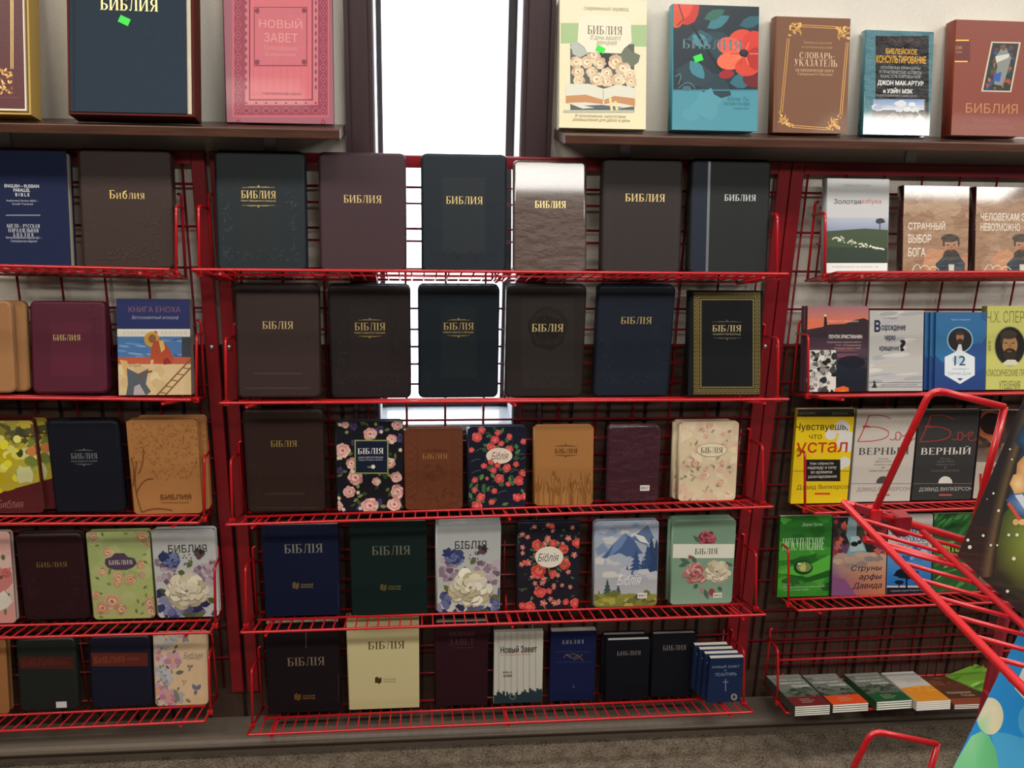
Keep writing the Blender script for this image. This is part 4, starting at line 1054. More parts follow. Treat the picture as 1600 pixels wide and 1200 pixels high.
for _ in range(40): B.ell(B.rnd.uniform(1355, 1442), B.rnd.uniform(488, 612), B.rnd.uniform(10, 26), B.rnd.uniform(1.2, 4), B.rnd.choice(['#c6c4bf', '#aeb2b8', '#a4a6a8', '#cecbc6', '#bcb6ae']), 10, rot=-.08)
B.sans('Ч. Х. Сперджен', 1380, 496, 1402, 499, '#4a4a4e'); B.sans('В', 1366, 500, 1376, 519, '#232b4a', .04); B.sans('озрождение', 1377, 508, 1415, 519, '#232b4a', .03)
B.sans('через', 1382, 524, 1399, 534, '#232b4a', .03); B.sans('крещение', 1374, 541, 1405, 550, '#232b4a', .03); B.sans('?', 1406, 531, 1415, 549, '#15151c', .06)
B.rect(1350, 597, 1442, 598, '#6a6a70'); B.rect(1350, 604, 1442, 605, '#6a6a70'); B.sans('ЕВАНГЕЛЬСКИЙ ПУТЬ СПАСЕНИЯ', 1377, 599, 1433, 602.5, '#55555c'); B.poly([(1362, 606), (1367, 596), (1370, 606)], '#20242c'); B.ell(1366, 597, 2, 2, '#20242c', 8)
B.build()
B = Book('paper', 'paperback_book', 'blue paperback with round portrait and white hexagon, front of its row of copies', 'R', 1, 1461, 1540, 488, t=.007, n=4, col='#2b5c94', m='gloss', spine='#274a84', group='blue hexagon paperbacks')
B.full('#2a5a90', '#24407c'); B.blob(1500, 510, 40, '#2d6a9c', rough=.3); B.blob(1478, 540, 22, '#2f6f9e', rough=.3); B.blob(1525, 560, 24, '#28508c', rough=.3)
B.ell(1500, 531, 20.5, 20.5, '#8cb8d0', 30); B.ell(1500, 531, 18.5, 18.5, '#221c1e', 30)
B.ell(1500, 527, 6, 8, '#a87858', 14); B.ell(1500, 521, 6.5, 3, '#3a2c26', 10); B.ell(1500, 534, 5.5, 5, '#3a2a22', 12); B.poly([(1494, 549), (1498, 538), (1502, 538), (1504, 549)], '#d8dcdc')
B.poly([(1500, 546), (1523, 558), (1523, 586), (1500, 600), (1476, 586), (1476, 558)], '#dfe6ea'); B.ell(1498, 562, 11, 7, '#b8d0dc', 12); B.sans('12', 1491, 556, 1510, 571, '#2c4468', .01)
B.sans('проповедей о', 1488, 574, 1514, 579, '#8ea0b0'); B.sans('Святом Духе', 1481, 581, 1517, 587, '#7c90a4'); B.poly([(1495, 591), (1505, 591), (1500, 595)], '#2c4468'); B.sans('Чарльз Сперджен', 1486, 498, 1516, 501, '#a8c0d4')
B.build()
B.copies(['blue hexagon paperback standing %s behind the front one' % k for k in ('first', 'second', 'third')], dx=-.009, group='blue hexagon paperbacks')
B = Book('paper', 'paperback_book', 'yellow-green paperback with an oval portrait at the right edge of the second row', 'R', 1, 1541, 1638, 478, t=.022, col='#c2c26a', m='matte', spine='#8c8c48')
B.sans('Ч.Х. СПЕРДЖЕН', 1542, 486, 1638, 508, '#7c7c3a'); B.ell(1578, 541, 24.5, 31.5, '#8c8c4c', 34); B.ell(1578, 541, 23, 30, '#1c1a16', 34)
B.ell(1578, 539, 12, 16, '#a87e50', 20); B.ell(1576, 523, 13, 7, '#3c342a', 14); B.poly([(1564, 524), (1568, 520), (1567, 538), (1563, 536)], '#3c342a'); B.ell(1578, 553, 10.5, 9, '#30261c', 16); B.ell(1577, 549, 4, 1.5, '#7c4a3a', 8); B.ell(1572, 536, 2.2, 1, '#2a2018', 8); B.ell(1583, 536, 2.2, 1, '#2a2018', 8); B.poly([(1576, 537), (1580, 537), (1581, 544), (1575, 544)], '#98704a')
B.poly([(1566, 568), (1574, 562), (1586, 562), (1592, 568), (1585, 571), (1570, 571)], '#d0ccb8')
for dy in (535, 541, 546): B.ell(1546, dy, 2.4, 2.4, '#7c7c3a', 8); B.ell(1546, dy, 1.2, 1.2, '#c2c26a', 6)
B.sans('КЛАССИЧЕСКИЕ ПРОПОВЕДИ', 1540, 577, 1632, 590, '#7c7c3a', .02); B.sans('УТЕШЕНИЯ', 1561, 595, 1594, 608, '#7c7c3a', .02)
B.build()

# ================================================================== third row
B = Book('soft', 'softcover_bible', 'Bible with yellow grape picture over maroon at the left edge of the third row', 'L', 2, -70, 60, 657, 800, t=.020, n=2, col='#5c2226', m='gloss', pages='#8a6a34')
B.poly([(-75, 640), (64, 640), (64, 752), (-75, 790)], '#c2b23c')
for _ in range(30): B.blob(B.rnd.uniform(-20, 60), B.rnd.uniform(660, 690), B.rnd.uniform(5, 12), B.rnd.choice(['#8c8434', '#5c5a38', '#4a4a34', '#a89c40', '#d8c060', '#6c6c3c']), rough=.5)
B.curve([(24, 680), (40, 684), (62, 680)], 2.2, '#4a3a24')
for _ in range(46): B.ell(B.rnd.uniform(-30, 30), B.rnd.uniform(678, 770), 6.5, 6.2, B.rnd.choice(['#e0d428', '#f0e838', '#d0c020', '#e8e070', '#c8b41c', '#f0f080']), 12)
for _ in range(10): B.blob(B.rnd.uniform(32, 58), B.rnd.uniform(690, 745), 9, B.rnd.choice(['#a8ac4c', '#d8a050', '#7c8a3c', '#e0dc90', '#4c5c34']), rough=.5)
B.blob(50, 704, 8, '#d88a4c', rough=.3); B.blob(32, 708, 5, '#3c4c2c', rough=.5); B.blob(40, 742, 14, '#d8dca0', rough=.4)
B.poly([(-75, 792), (62, 753), (62, 810), (-75, 810)], '#5c2226'); B.sans('Библия', -4, 781, 37, 794, '#9a6c64', shear=.35); B.build()
B.copies(['Bible with yellow grape picture standing behind the one at the third row left edge'], dx=.022)
leather('black zippered Bible with ruled silver title, third row of the left panel', 'L', 2, 78, 190, 657, '#171d2c', 'БИБЛИЯ', (111, 708, 152, 717), yb=800, orn=(4, .7, 8), sub='КНИГИ СВЯЩЕННОГО ПИСАНИЯ', gold='#9aa0a8', t=.030, zipc='#1a1f2c')
B = Book('soft', 'softcover_bible', 'tan Bible with an engraved leafy tree, front copy in the left third row', 'L', 2, 204, 312, 656, 803, t=.020, n=2, col='#b57e4a', m='soft', pages='#7c6440')
for _ in range(520):
    x = B.rnd.uniform(206, 310); y = B.rnd.uniform(662, 750)
    if y > 738 and x < 240: continue
    if x < 236 and y > 722: continue
    B.ell(x, y, B.rnd.uniform(1, 2.4), B.rnd.uniform(.6, 1.2), B.rnd.choice(['#a26c3c', '#a8713f', '#c08a54', '#9a6436', '#be8650']), 5, rot=B.rnd.uniform(0, 3))
for p_ in (((222, 800), (206, 760), (214, 720)), ((214, 770), (222, 745), (240, 748)), ((208, 760), (212, 735), (205, 715)), ((216, 740), (226, 725), (224, 700)), ((222, 800), (240, 790), (270, 797))): B.curve(p_, 1.4, '#7a4c28')
B.sans('БИБЛИЯ', 251, 772, 299, 780, '#70441f', .01); B.rect(252, 784, 296, 785, '#8c5c34'); B.build()
B.copies(['tan Bible with engraved tree standing behind its twin in the third row'], dx=.013)

leather('tall brown zippered Bible with bottom scroll border, leftmost in the middle third row', 'C', 2, 382, 507, 640, '#3c2925', 'БІБЛІЯ', (423, 688, 464, 698), yb=801, t=.034, gold='#b89c5c', tool='#4a3631', frames=((414, 770, 476, 773, 1, '#54413a'), (392, 793, 497, 794, 1, '#5a4640')))
B = Book('soft', 'softcover_bible', 'Bible with pink roses on black and a navy title box, third row middle panel', 'C', 2, 526, 630, 658, 799, t=.026, col='#15161f', m='gloss', spine='#1a1d28', pages='#8a8e98', pm='foil')
for _ in range(60): B.leaf(B.rnd.uniform(524, 630), B.rnd.uniform(658, 800), B.rnd.uniform(6, 12), B.rnd.uniform(0, 6.3), B.rnd.uniform(4, 6), B.rnd.choice(['#5c6c38', '#44542c', '#7c8c4c', '#344428']))
for _ in range(16): B.flower(B.rnd.uniform(524, 630), B.rnd.uniform(660, 798), B.rnd.uniform(5, 8), '#3a3054', '#4c4068', '#2a2440', 6)
for x, y, r in ((540, 664, 6), (578, 678, 11), (612, 686, 8), (535, 704, 12), (621, 664, 9), (549, 724, 9), (609, 724, 9), (555, 746, 12), (588, 752, 7), (619, 745, 9), (546, 768, 10), (621, 768, 11), (578, 790, 13), (616, 788, 11), (528, 790, 8)): B.rose(x, y, r, '#e0b0a8', '#d0968e', '#b8706c')
for _ in range(22): B.flower(B.rnd.uniform(526, 630), B.rnd.uniform(662, 796), 3.2, '#e8dcc8', '#d8c4b0', '#c89a50', 5)
B.rect(554, 687, 607, 740, '#8c9a5c'); B.rect(556, 689, 605, 738, '#141d34'); B.serif('БІБЛІЯ', 559, 700, 599, 709, '#f0f0ee', None); B.sans('КНИГИ СВЯТОГО ПИСЬМА', 560, 713, 599, 716, '#c0c4c8'); B.sans('Старого та Нового Заповіту', 560, 717, 598, 720, '#c0c4c8'); B.ell(583, 729, 3.4, 3.2, '#e8dcc0', 10); B.leaf(581, 730, -8, .1, 3, '#6c7c4c')
B.build()
B = Book('soft', 'softcover_bible', 'rust-brown Bible with stitched wave tooling, between the pink rose and red rose Bibles', 'C', 2, 633, 723, 669, 797, t=.026, col='#7c4124', m='leather', pages='#5c4a30')
B.rect(652, 676, 653, 800, '#6c3820'); B.rect(706, 676, 707, 800, '#6c3820')
for k in range(9): B.line([(636, 690 + k * 12), (650, 700 + k * 12)], 1, '#6a361e'); B.line([(650, 694 + k * 12), (636, 704 + k * 12)], 1, '#8c4e2e'); B.line([(709, 690 + k * 12), (721, 700 + k * 12)], 1, '#6a361e')
B.scrolls(662, 724, 700, 750, 26, '#693519', 10); B.scrolls(640, 768, 716, 794, 30, '#6a371d', 9)
B.serif('БІБЛІЯ', 660, 709, 699, 717, '#c08a5a'); B.orn(680, 704, 38, '#6a371d', 1, None); B.build()
B = Book('soft', 'softcover_bible', 'navy Bible with small red roses, green leaves and a white oval, third row', 'C', 2, 732, 822, 666, 793, t=.026, col='#171a2c', m='gloss', pages='#9ab0cc', pm='foil')
for _ in range(46): B.leaf(B.rnd.uniform(732, 822), B.rnd.uniform(668, 794), B.rnd.uniform(8, 12), B.rnd.uniform(0, 6.3), B.rnd.uniform(5, 7), B.rnd.choice(['#4a7c44', '#3c6a3c', '#5c8c4c', '#2f5838']))
for _ in range(30): x, y = B.rnd.uniform(732, 822), B.rnd.uniform(668, 794); B.curve([(x, y), (x + 8, y - 6), (x + 14, y - 4)], .9, '#4a6c40', n=4)
for x, y, r in ((745, 683, 8), (773, 687, 7), (796, 682, 5), (736, 703, 5), (818, 690, 5), (767, 698, 7), (783, 693, 5), (796, 702, 6), (756, 728, 5), (771, 735, 6), (792, 731, 7), (816, 739, 6), (742, 750, 5), (780, 748, 8), (811, 751, 8), (742, 765, 5), (772, 767, 5), (751, 776, 7), (808, 777, 7), (819, 776, 6), (745, 790, 9), (768, 784, 5), (806, 725, 5), (794, 756, 4), (761, 747, 3), (752, 672, 6), (778, 676, 5)): B.rose(x, y, r, '#d85c58', '#c84448', '#e88078', 5)
B.ell(780, 712, 20.5, 12.5, '#e8d4c4', 28); B.sans('Біблія', 768, 706, 794, 718, '#4a3c3c', shear=.3); B.rose(767, 722, 5, '#d85c58', '#c84448', '#e88078', 5); B.rose(777, 727, 5, '#d85c58', '#c84448', '#e88078', 5); B.build()
B = Book('soft', 'softcover_bible', 'light brown Bible with engraved wheat ears along the bottom, third row', 'C', 2, 836, 927, 665, 790, t=.024, col='#a8743f', m='soft', pages='#6c5434')
for _ in range(46): x = B.rnd.uniform(838, 926); B.curve([(x, 794), (x + B.rnd.uniform(-3, 3), 770), (x + B.rnd.uniform(-6, 8), B.rnd.uniform(735, 768))], .9, B.rnd.choice(['#8c5c2c', '#96642f', '#7c4e24']), n=5)
for _ in range(24): B.ell(B.rnd.uniform(838, 926), B.rnd.uniform(738, 775), 1.4, 5, '#8c5c2c', 7, rot=B.rnd.uniform(-.4, .4))
B.serif('БІБЛІЯ', 867, 701, 902, 708, '#5c3818', None); B.orn(884, 697, 34, '#7c4c24', 1, None); B.orn(884, 711, 34, '#7c4c24', -1, None); B.build()
B = leather('plastic-wrapped burgundy Bible with a small white price label, third row', 'C', 2, 949, 1031, 664, '#45222d', None, (0, 0, 0, 0), yb=785, t=.024, m='wrap', build=False)
B.serif('БІБЛІЯ', 973, 704, 1006, 711, '#5c3440', None); B.sticker(1000, 758, 1015, 767, '#e8e4e2', text='83017'); B.build()
B = Book('soft', 'softcover_bible', 'cream Bible with faded pink floral print, front copy in the middle third row', 'C', 2, 1062, 1152, 659, 784, t=.016, n=2, col='#d8c8a4', m='print', spine='#cfc0a2', pages='#b8a888')
for _ in range(60): B.blob(B.rnd.uniform(1064, 1152), B.rnd.uniform(660, 782), B.rnd.uniform(4, 10), B.rnd.choice(['#e0cdb0', '#dcc0a4', '#d8b8a0', '#e4d4b4', '#d4bca0']), rough=.5)
for _ in range(40): B.leaf(B.rnd.uniform(1064, 1152), B.rnd.uniform(660, 782), B.rnd.uniform(5, 11), B.rnd.uniform(0, 6.3), B.rnd.uniform(3, 5), B.rnd.choice(['#a09a78', '#b0a686', '#8c8868', '#c0a890']))
for _ in range(12): B.rose(B.rnd.uniform(1064, 1152), B.rnd.uniform(662, 780), B.rnd.uniform(4, 7), '#dcb49c', '#d4a48c', '#c89080', 5)
B.ell(1112, 703, 24, 11, '#a89878', 30); B.ell(1112, 703, 23, 10, '#e4d8b8', 30); B.serif('БІБЛІЯ', 1095, 699, 1129, 708, '#4c4436', None); B.build()
B.copies(['cream Bible with faded pink floral print, partly hidden behind the front copy'], dx=-.010)

B = Book('paper', 'paperback_book', 'yellow paperback with a red word and black box, leftmost in the third row right panel', 'R', 2, 1241, 1330, 639, 779, t=.014, col='#e8c81c', m='print', spine='#c8ac18')
B.rect(1230, 630, 1335, 651, '#2c2a28'); B.sans('ПРЕДИСЛОВИЕ', 1241, 644, 1274, 648, '#8a8470'); B.sans('ЖИЗНЬ', 1300, 644, 1325, 648, '#8a8470')
for x, y, r in ((1298, 679, 9), (1316, 668, 12), (1324, 690, 17), (1320, 722, 9), (1314, 727, 7)): B.ell(x, y, r, r * .95, '#dcdad4', 22)
B.sans('Чувствуешь,', 1243, 661, 1325, 675, '#2c2824', .01); B.sans('что', 1264, 679, 1284, 686, '#2c2824'); B.sans('устал', 1244, 691, 1324, 713, '#c03a1c', .01)
B.rect(1256, 718, 1313, 752, '#201e1c')
for k, (tx, x0, x1) in enumerate((('Как обрести', 1266, 1302), ('надежду и силу', 1262, 1307), ('во времена', 1267, 1300), ('разочарования', 1263, 1307))): B.sans(tx, x0, 722 + k * 7, x1, 727 + k * 7, '#e0dcd0')
B.rect(1238, 735.5, 1256, 736.5, '#8a7818'); B.rect(1313, 735.5, 1332, 736.5, '#8a7818'); B.sans('Дэвид Вилкерсон', 1245, 757, 1329, 766, '#3a3014'); B.rect(1273, 770, 1297, 773, '#d04a20'); B.build()
def faithful(label, xl, xr, bg, red, fg, dim, spn):
    B = Book('paper', 'paperback_book', label, 'R', 2, xl, xr, 640, 779, t=.012, col=bg, m='matte', spine=spn); x = xl
    B.curve([(x + 22, 650), (x + 46, 646), (x + 58, 655)], 1.3, red); B.curve([(x + 24, 649), (x + 16, 672), (x + 6, 690)], 1.6, red); B.curve([(x + 14, 668), (x + 40, 664), (x + 54, 674)], 1.5, red); B.curve([(x + 54, 674), (x + 60, 690), (x + 6, 690)], 1.4, red); B.curve([(x + 14, 667), (x + 20, 664), (x + 26, 668)], 2.4, red)
    B.curve([(x + 56, 686), (x + 64, 690), (x + 66, 682)], 1.3, red); B.curve([(x + 66, 682), (x + 64, 675), (x + 70, 675)], 1.3, red); B.curve([(x + 70, 675), (x + 77, 678), (x + 71, 687)], 1.5, red); B.curve([(x + 71, 687), (x + 64, 690), (x + 66, 680)], 1.3, red)
    B.curve([(x + 75, 680), (x + 79, 684), (x + 83, 676)], 1.3, red); B.curve([(x + 83, 676), (x + 88, 673), (x + 89, 677)], 1.5, red); B.curve([(x + 89, 677), (x + 78, 684), (x + 84, 688)], 1.4, red); B.curve([(x + 84, 688), (x + 90, 690), (x + 96, 684)], 1.2, red)
    B.serif('ВЕРНЫЙ', x + 8, 697, x + 86, 710, fg, None)
    for k, (tx, w_) in enumerate((('365 дней', 16), ('надежды, утешения', 26), ('ободрения и веры', 30), ('в', 4), ('Божьем слове и обетованиях', 44))): B.sans(tx, x + 46 - w_ / 2, 715 + k * 4.6, x + 46 + w_ / 2, 718.4 + k * 4.6, dim)
    o_ = [(x + 46 + 11 * cos(a * pi / 12), 755 - 11 * sin(a * pi / 12)) for a in range(13)]; B.poly(o_, fg)
    B.rect(xl - 4, 755, xr + 4, 756, dim); B.sans('ДЭВИД ВИЛКЕРСОН', x + 5, 761, x + 88, 768, dim if bg != '#353534' else '#c8c4bc'); B.rect(x + 36, 772, x + 56, 774.5, '#c05a54'); B.build()
faithful('off-white paperback with red handwritten word and grey title, beside the yellow one', 1334, 1428, '#c9c2b8', '#b83a3a', '#4c4846', '#948c84', '#b0aaa2')
faithful('charcoal paperback with red handwritten word and white title, third row right panel', 1431, 1524, '#353534', '#a83434', '#e4e0d8', '#787470', '#2a2a2a')
B = Book('paper', 'paperback_book', 'paperback with a coffee cup seen from above, right edge of the third row', 'R', 2, 1527, 1618, 641, 776, t=.012, col='#4a3a34', m='print', spine='#3a2e2a')
B.rect(1520, 700, 1630, 790, '#5c4c44', '#c8bcae'); B.rect(1520, 722, 1630, 790, '#c4b8aa')
for _ in range(20): B.blob(B.rnd.uniform(1526, 1610), B.rnd.uniform(645, 705), B.rnd.uniform(5, 12), B.rnd.choice(['#6a4a3a', '#7c5a44', '#3c2e2a', '#8c6c50']), rough=.4)
B.ell(1547, 664, 23, 22, '#a85c40', 30); B.ell(1548, 664, 22, 20, '#8c4830', 30); B.ell(1549, 662, 18, 17, '#1c1210', 28); B.poly([(1538, 682), (1550, 694), (1560, 681)], '#a85c40'); B.line([(1549, 690), (1551, 706), (1552, 722)], 2, '#d8d0c8')
B.rect(1530, 740, 1534, 762, '#b02c30'); B.sans('Дэвид', 1541, 726, 1570, 736, '#4a403c'); B.sans('Вилкерсон', 1541, 738, 1590, 748, '#4a403c'); B.build()

# ================================================================== fourth row
B = Book('soft', 'softcover_bible', 'pale pink floral Bible cut by the left edge of the fourth row', 'L', 3, -80, 20, 832, 975, t=.020, col='#d8b8ac', m='print', pages='#8a8088')
B.blob(8, 850, 22, '#d8a8a0', rough=.3); B.blob(2, 905, 20, '#c87c78', rough=.3); B.blob(12, 960, 20, '#d89890', rough=.3); B.rose(10, 895, 8, '#c87068', '#b85858', '#a84848'); B.leaf(4, 866, 10, 1.4, 7, '#5c6a48'); B.flower(8, 932, 8, '#6c7a50', '#5c6c44', '#3c4c30', 6); B.blob(10, 930, 3, '#4c4c34'); B.blob(2, 940, 14, '#e0dccc', rough=.3); B.sans('ия', 0, 899, 4, 905, '#2a2420', .02); B.leaf(8, 950, 12, 1.5, 5, '#6c7a58'); B.build()
leather('dark maroon zippered Bible with worn cover and dull gold title, fourth row left panel', 'L', 3, 30, 134, 834, '#381920', 'БИБЛИЯ', (57, 878, 105, 886), yb=970, t=.030, gold='#9a7a4c', tool='#4a2c30')
B = Book('soft', 'softcover_bible', 'light green Bible with peach roses around a purple title plaque, fourth row left panel', 'L', 3, 141, 238, 831, 966, t=.022, col='#a8b878', m='print', pages='#9c8c6c')
B.full('#a4b478', '#b4bc74')
for _ in range(14): B.blob(B.rnd.uniform(144, 236), B.rnd.uniform(834, 964), 12, B.rnd.choice(['#b0bc7c', '#b8c084', '#a4b070']), rough=.3)
for _ in range(44): x, y = B.rnd.choice([(B.rnd.gauss(185, 26), B.rnd.gauss(888, 20)), (B.rnd.gauss(165, 18), B.rnd.gauss(950, 10)), (B.rnd.gauss(232, 8), B.rnd.gauss(945, 16)), (B.rnd.gauss(225, 10), B.rnd.gauss(838, 6))]); B.leaf(x, y, 8, B.rnd.uniform(0, 6), 4, B.rnd.choice(['#6c7a48', '#7c8a54', '#8c8c5c']))
for x, y, r in ((168, 863, 8), (160, 893, 7), (185, 902, 9), (204, 905, 9), (220, 883, 7), (184, 912, 6), (175, 940, 14), (160, 950, 11), (190, 952, 9), (234, 942, 9), (236, 955, 8), (222, 838, 9), (234, 848, 7), (150, 930, 7), (146, 838, 7), (222, 898, 5)): B.rose(x, y, r, B.rnd.choice(['#d8b090', '#d8a884', '#c8a0a0', '#e0b898']), '#cc9878', '#b87c5c', 6)
B.poly([(165, 873), (174, 870), (180, 864), (194, 864), (200, 870), (210, 872), (214, 880), (208, 886), (198, 890), (180, 890), (168, 886), (164, 880)], '#544058'); B.serif('БИБЛИЯ', 170, 875, 207, 882, '#d8d0c8', None); B.build()
def bouquet(B, x, y, k=1.0):
    for _ in range(34): B.blob(x + B.rnd.uniform(-50, 50), y + B.rnd.uniform(20, 64), B.rnd.uniform(4, 9), B.rnd.choice(['#3c4470', '#4c5688', '#6c74a0', '#2c3258', '#8c90b0', '#5a5c84']), 9, .5)
    for _ in range(24): B.blob(x + B.rnd.uniform(-46, -16), y + B.rnd.uniform(-32, 6), B.rnd.uniform(3, 6), B.rnd.choice(['#a08c9c', '#8c7888', '#b8a8b4', '#705c6c']), 8, .4)
    for _ in range(28): B.blob(x + B.rnd.uniform(12, 46), y + B.rnd.uniform(-30, 10), B.rnd.uniform(3, 6), B.rnd.choice(['#a890a0', '#927c8c', '#c0acb8', '#74606e']), 8, .4)
    for px_, py_, L, a in ((-40, 14, 22, .8), (-24, -32, 16, -.6), (2, -18, 14, -.9), (34, 30, 16, .4), (-6, 54, 24, .2), (14, 58, 18, -.3), (-12, -12, 12, .3)): B.leaf(x + px_, y + py_, L, a, 9, B.rnd.choice(['#5c6038', '#4c5430', '#6c7044']))
    B.peony(x - 22, y - 30, 13, '#48548c', ['#5c689c', '#7480ac', '#3a4474'], '#2c3460', 10); B.blob(x - 34, y - 36, 8, '#303a68', rough=.4); B.blob(x + 20, y - 40, 8, '#5c4850', rough=.4); B.blob(x + 24, y - 43, 5, '#30282c', rough=.5)
    for _ in range(12): B.ell(x + B.rnd.uniform(-4, 14), y + B.rnd.uniform(-46, -20), 1.3, 1.3, '#4a4c58', 6)
    B.peony(x + 2, y + 18, 30, '#d8d0b0', ['#e4dcc0', '#ece6cc', '#ccc29c', '#f0ecd8'], '#8c7c50', 26)
B = Book('soft', 'softcover_bible', 'white Bible with a blue and cream flower bouquet, fourth row on the left panel', 'L', 3, 242, 339, 828, 961, t=.024, col='#c4c8c8', m='print', pages='#9c9cA0')
B.full('#b8bcbc', '#d0d2cc'); bouquet(B, 290, 905); B.sans('БИБЛИЯ', 263, 851, 323, 863, '#302c2c'); B.build()

def crest(B, x, y, c): 
    B.poly([(x - 5, y - 4), (x - 1, y - 6), (x + 1, y - 3), (x + 5, y - 5), (x + 5, y + 3), (x + 1, y + 6), (x - 1, y + 4), (x - 5, y + 4)], c, M['foil']); B.rect(x - .4, y - 4, x + .4, y + 4, '#50482c')
    B.sans('СУЧАСНИЙ', x + 8, y - 3.5, x + 27, y - .5, c); B.sans('ПЕРЕКЛАД', x + 8, y + .8, x + 27, y + 3.8, c)
B = Book('hard', 'hardcover_book', 'navy blue hardcover Bible with silver title and small gold emblem, fourth row', 'C', 3, 412, 530, 820, 962, t=.028, col='#111a3c', m='cloth')
B.rect(528.5, 912, 529.3, 950, '#3c4460'); B.serif('БІБЛІЯ', 444, 850, 504, 864, '#94948c'); crest(B, 462, 915, '#a08c50'); B.build()
B = Book('hard', 'hardcover_book', 'dark green hardcover Bible with dull gold title and small emblem, fourth row', 'C', 3, 549, 667, 815, 960, t=.028, col='#0e2623', m='cloth')
B.serif('БІБЛІЯ', 581, 853, 641, 867, '#7c8070'); crest(B, 599, 918, '#8c8048'); B.build()
B = Book('soft', 'softcover_bible', 'pale grey Bible with a large cream peony, front copy in the middle fourth row', 'C', 3, 683, 782, 818, 956, t=.014, n=3, col='#b8bec0', m='print', pages='#707880', group=None)
B.full('#aab0b2', '#ccccc4'); bouquet(B, 733, 900); B.sans('БІБЛІЯ', 711, 845, 760, 857, '#302c2c'); B.build()
B.copies(['pale grey peony Bible, first behind the front copy in the middle fourth row', 'pale grey peony Bible, rearmost of the three copies in the fourth row'], dx=.0006)
B = Book('soft', 'softcover_bible', 'navy Bible covered in red roses with a white round title spot, fourth row', 'C', 3, 809, 905, 816, 952, t=.024, col='#191a28', m='gloss', pages='#505464')
for _ in range(50): B.leaf(B.rnd.uniform(809, 905), B.rnd.uniform(818, 952), B.rnd.uniform(4, 8), B.rnd.uniform(0, 6.3), 3.4, B.rnd.choice(['#4c6a40', '#3c5438', '#5c7848', '#344830']))
for _ in range(44): B.flower(B.rnd.uniform(810, 904), B.rnd.uniform(820, 950), B.rnd.uniform(3.2, 6), '#d0887c', '#b8685c', '#e0c0a0', 5)
for x, y, r in ((840, 852, 9), (864, 849, 7), (880, 858, 8), (842, 892, 12), (882, 882, 9), (863, 896, 6), (844, 925, 9), (858, 923, 5), (898, 942, 8), (827, 948, 9), (816, 946, 6), (884, 940, 5), (902, 848, 8), (862, 822, 5), (820, 878, 4)): B.rose(x, y, r, '#d85850', '#c8443c', '#e07868')
for k in range(12): a = k * pi / 6; B.leaf(858 + 24 * cos(a), 870 + 18 * sin(a), 7, a, 4, '#4c6a40')
B.ell(858, 870, 22, 16.5, '#e4dccc', 28); B.sans('Біблія', 840, 864, 873, 877, '#3a3434', shear=.3); B.build()
B = Book('soft', 'softcover_bible', 'Bible with misty blue mountains and pines and a small price tag, fourth row', 'C', 3, 929, 1028, 814, 948, t=.024, col='#b4b8c0', m='print', spine='#8c94a4', pages='#8c94a0')
B.full('#9aa6ba', '#b8b8b8')
for _ in range(22): B.blob(B.rnd.uniform(930, 1026), B.rnd.uniform(816, 850), B.rnd.uniform(6, 13), B.rnd.choice(['#8c9cb8', '#c4c6c8', '#a8b4c8', '#d0d0ce', '#7c90b4']), rough=.4, sy=.5)
B.poly([(940, 872), (960, 848), (976, 833), (990, 842), (998, 856), (1010, 872)], '#4a6490'); B.poly([(960, 848), (976, 833), (980, 840), (970, 856), (950, 872)], '#6c86b0'); B.poly([(985, 842), (1012, 820), (1022, 840), (1010, 852)], '#5c7498'); B.poly([(930, 858), (942, 848), (952, 860), (934, 868)], '#7c90ac')
B.poly([(990, 834), (1006, 838), (1014, 850), (1000, 846)], '#d8d8d4')
for _ in range(18): B.blob(B.rnd.uniform(932, 1026), B.rnd.uniform(868, 905), B.rnd.uniform(9, 16), B.rnd.choice(['#c4c4c4', '#b8bcc4', '#d0cec8', '#a8b0c0']), rough=.3, sy=.55)
def pine(x, y, h, c):
    for k in range(6): yy = y - h + h * k / 6; ww = h * .12 * (k + 1) * .55; B.poly([(x - ww, yy + h / 4.2), (x, yy), (x + ww, yy + h / 4.2)], c)
for x, y, h, c in ((994, 895, 38, '#34507c'), (980, 900, 18, '#44608c'), (1004, 892, 20, '#44608c'), (1018, 895, 56, '#2c4468'), (1012, 890, 40, '#344c74'), (1026, 892, 50, '#2c4468'), (949, 938, 34, '#3c5454'), (966, 936, 24, '#3c5460'), (936, 936, 14, '#54684c')): pine(x, y, h, c)
for _ in range(9): B.blob(B.rnd.uniform(976, 1026), B.rnd.uniform(893, 904), B.rnd.uniform(7, 11), B.rnd.choice(['#b8bcc4', '#c4c6c8', '#b0b6c2']), rough=.3, sy=.5)
B.rect(920, 928, 1035, 960, '#8c9040', '#6c6a34')
for _ in range(26): B.blob(B.rnd.uniform(930, 1026), B.rnd.uniform(926, 946), B.rnd.uniform(4, 8), B.rnd.choice(['#a8a448', '#8c8a3c', '#6c7038', '#5c5430', '#b0a858']), 8, .5, .6)
B.sans('Біблія', 964, 898, 1002, 914, '#ececea', shear=.4); B.sticker(996, 926, 1011, 935, '#e0dcd0', text='83011'); B.build()
B = Book('soft', 'softcover_bible', 'sage green Bible with peonies and a white title band, front copy, fourth row', 'C', 3, 1050, 1147, 812, 944, t=.015, n=2, col='#7c9c84', m='print', spine='#74947c', pages='#6c8474')
B.full('#74927c', '#84a48c')
B.peony(1105, 842, 13, '#943c48', ['#a84c58', '#b8606a', '#7c2c38'], '#5c1c28', 12); B.leaf(1094, 848, -16, .8, 6, '#4c6450'); B.rect(1045, 850, 1150, 872, '#dcdccc'); B.serif('БІБЛІЯ', 1086, 857, 1121, 866, '#3c3c34', None)
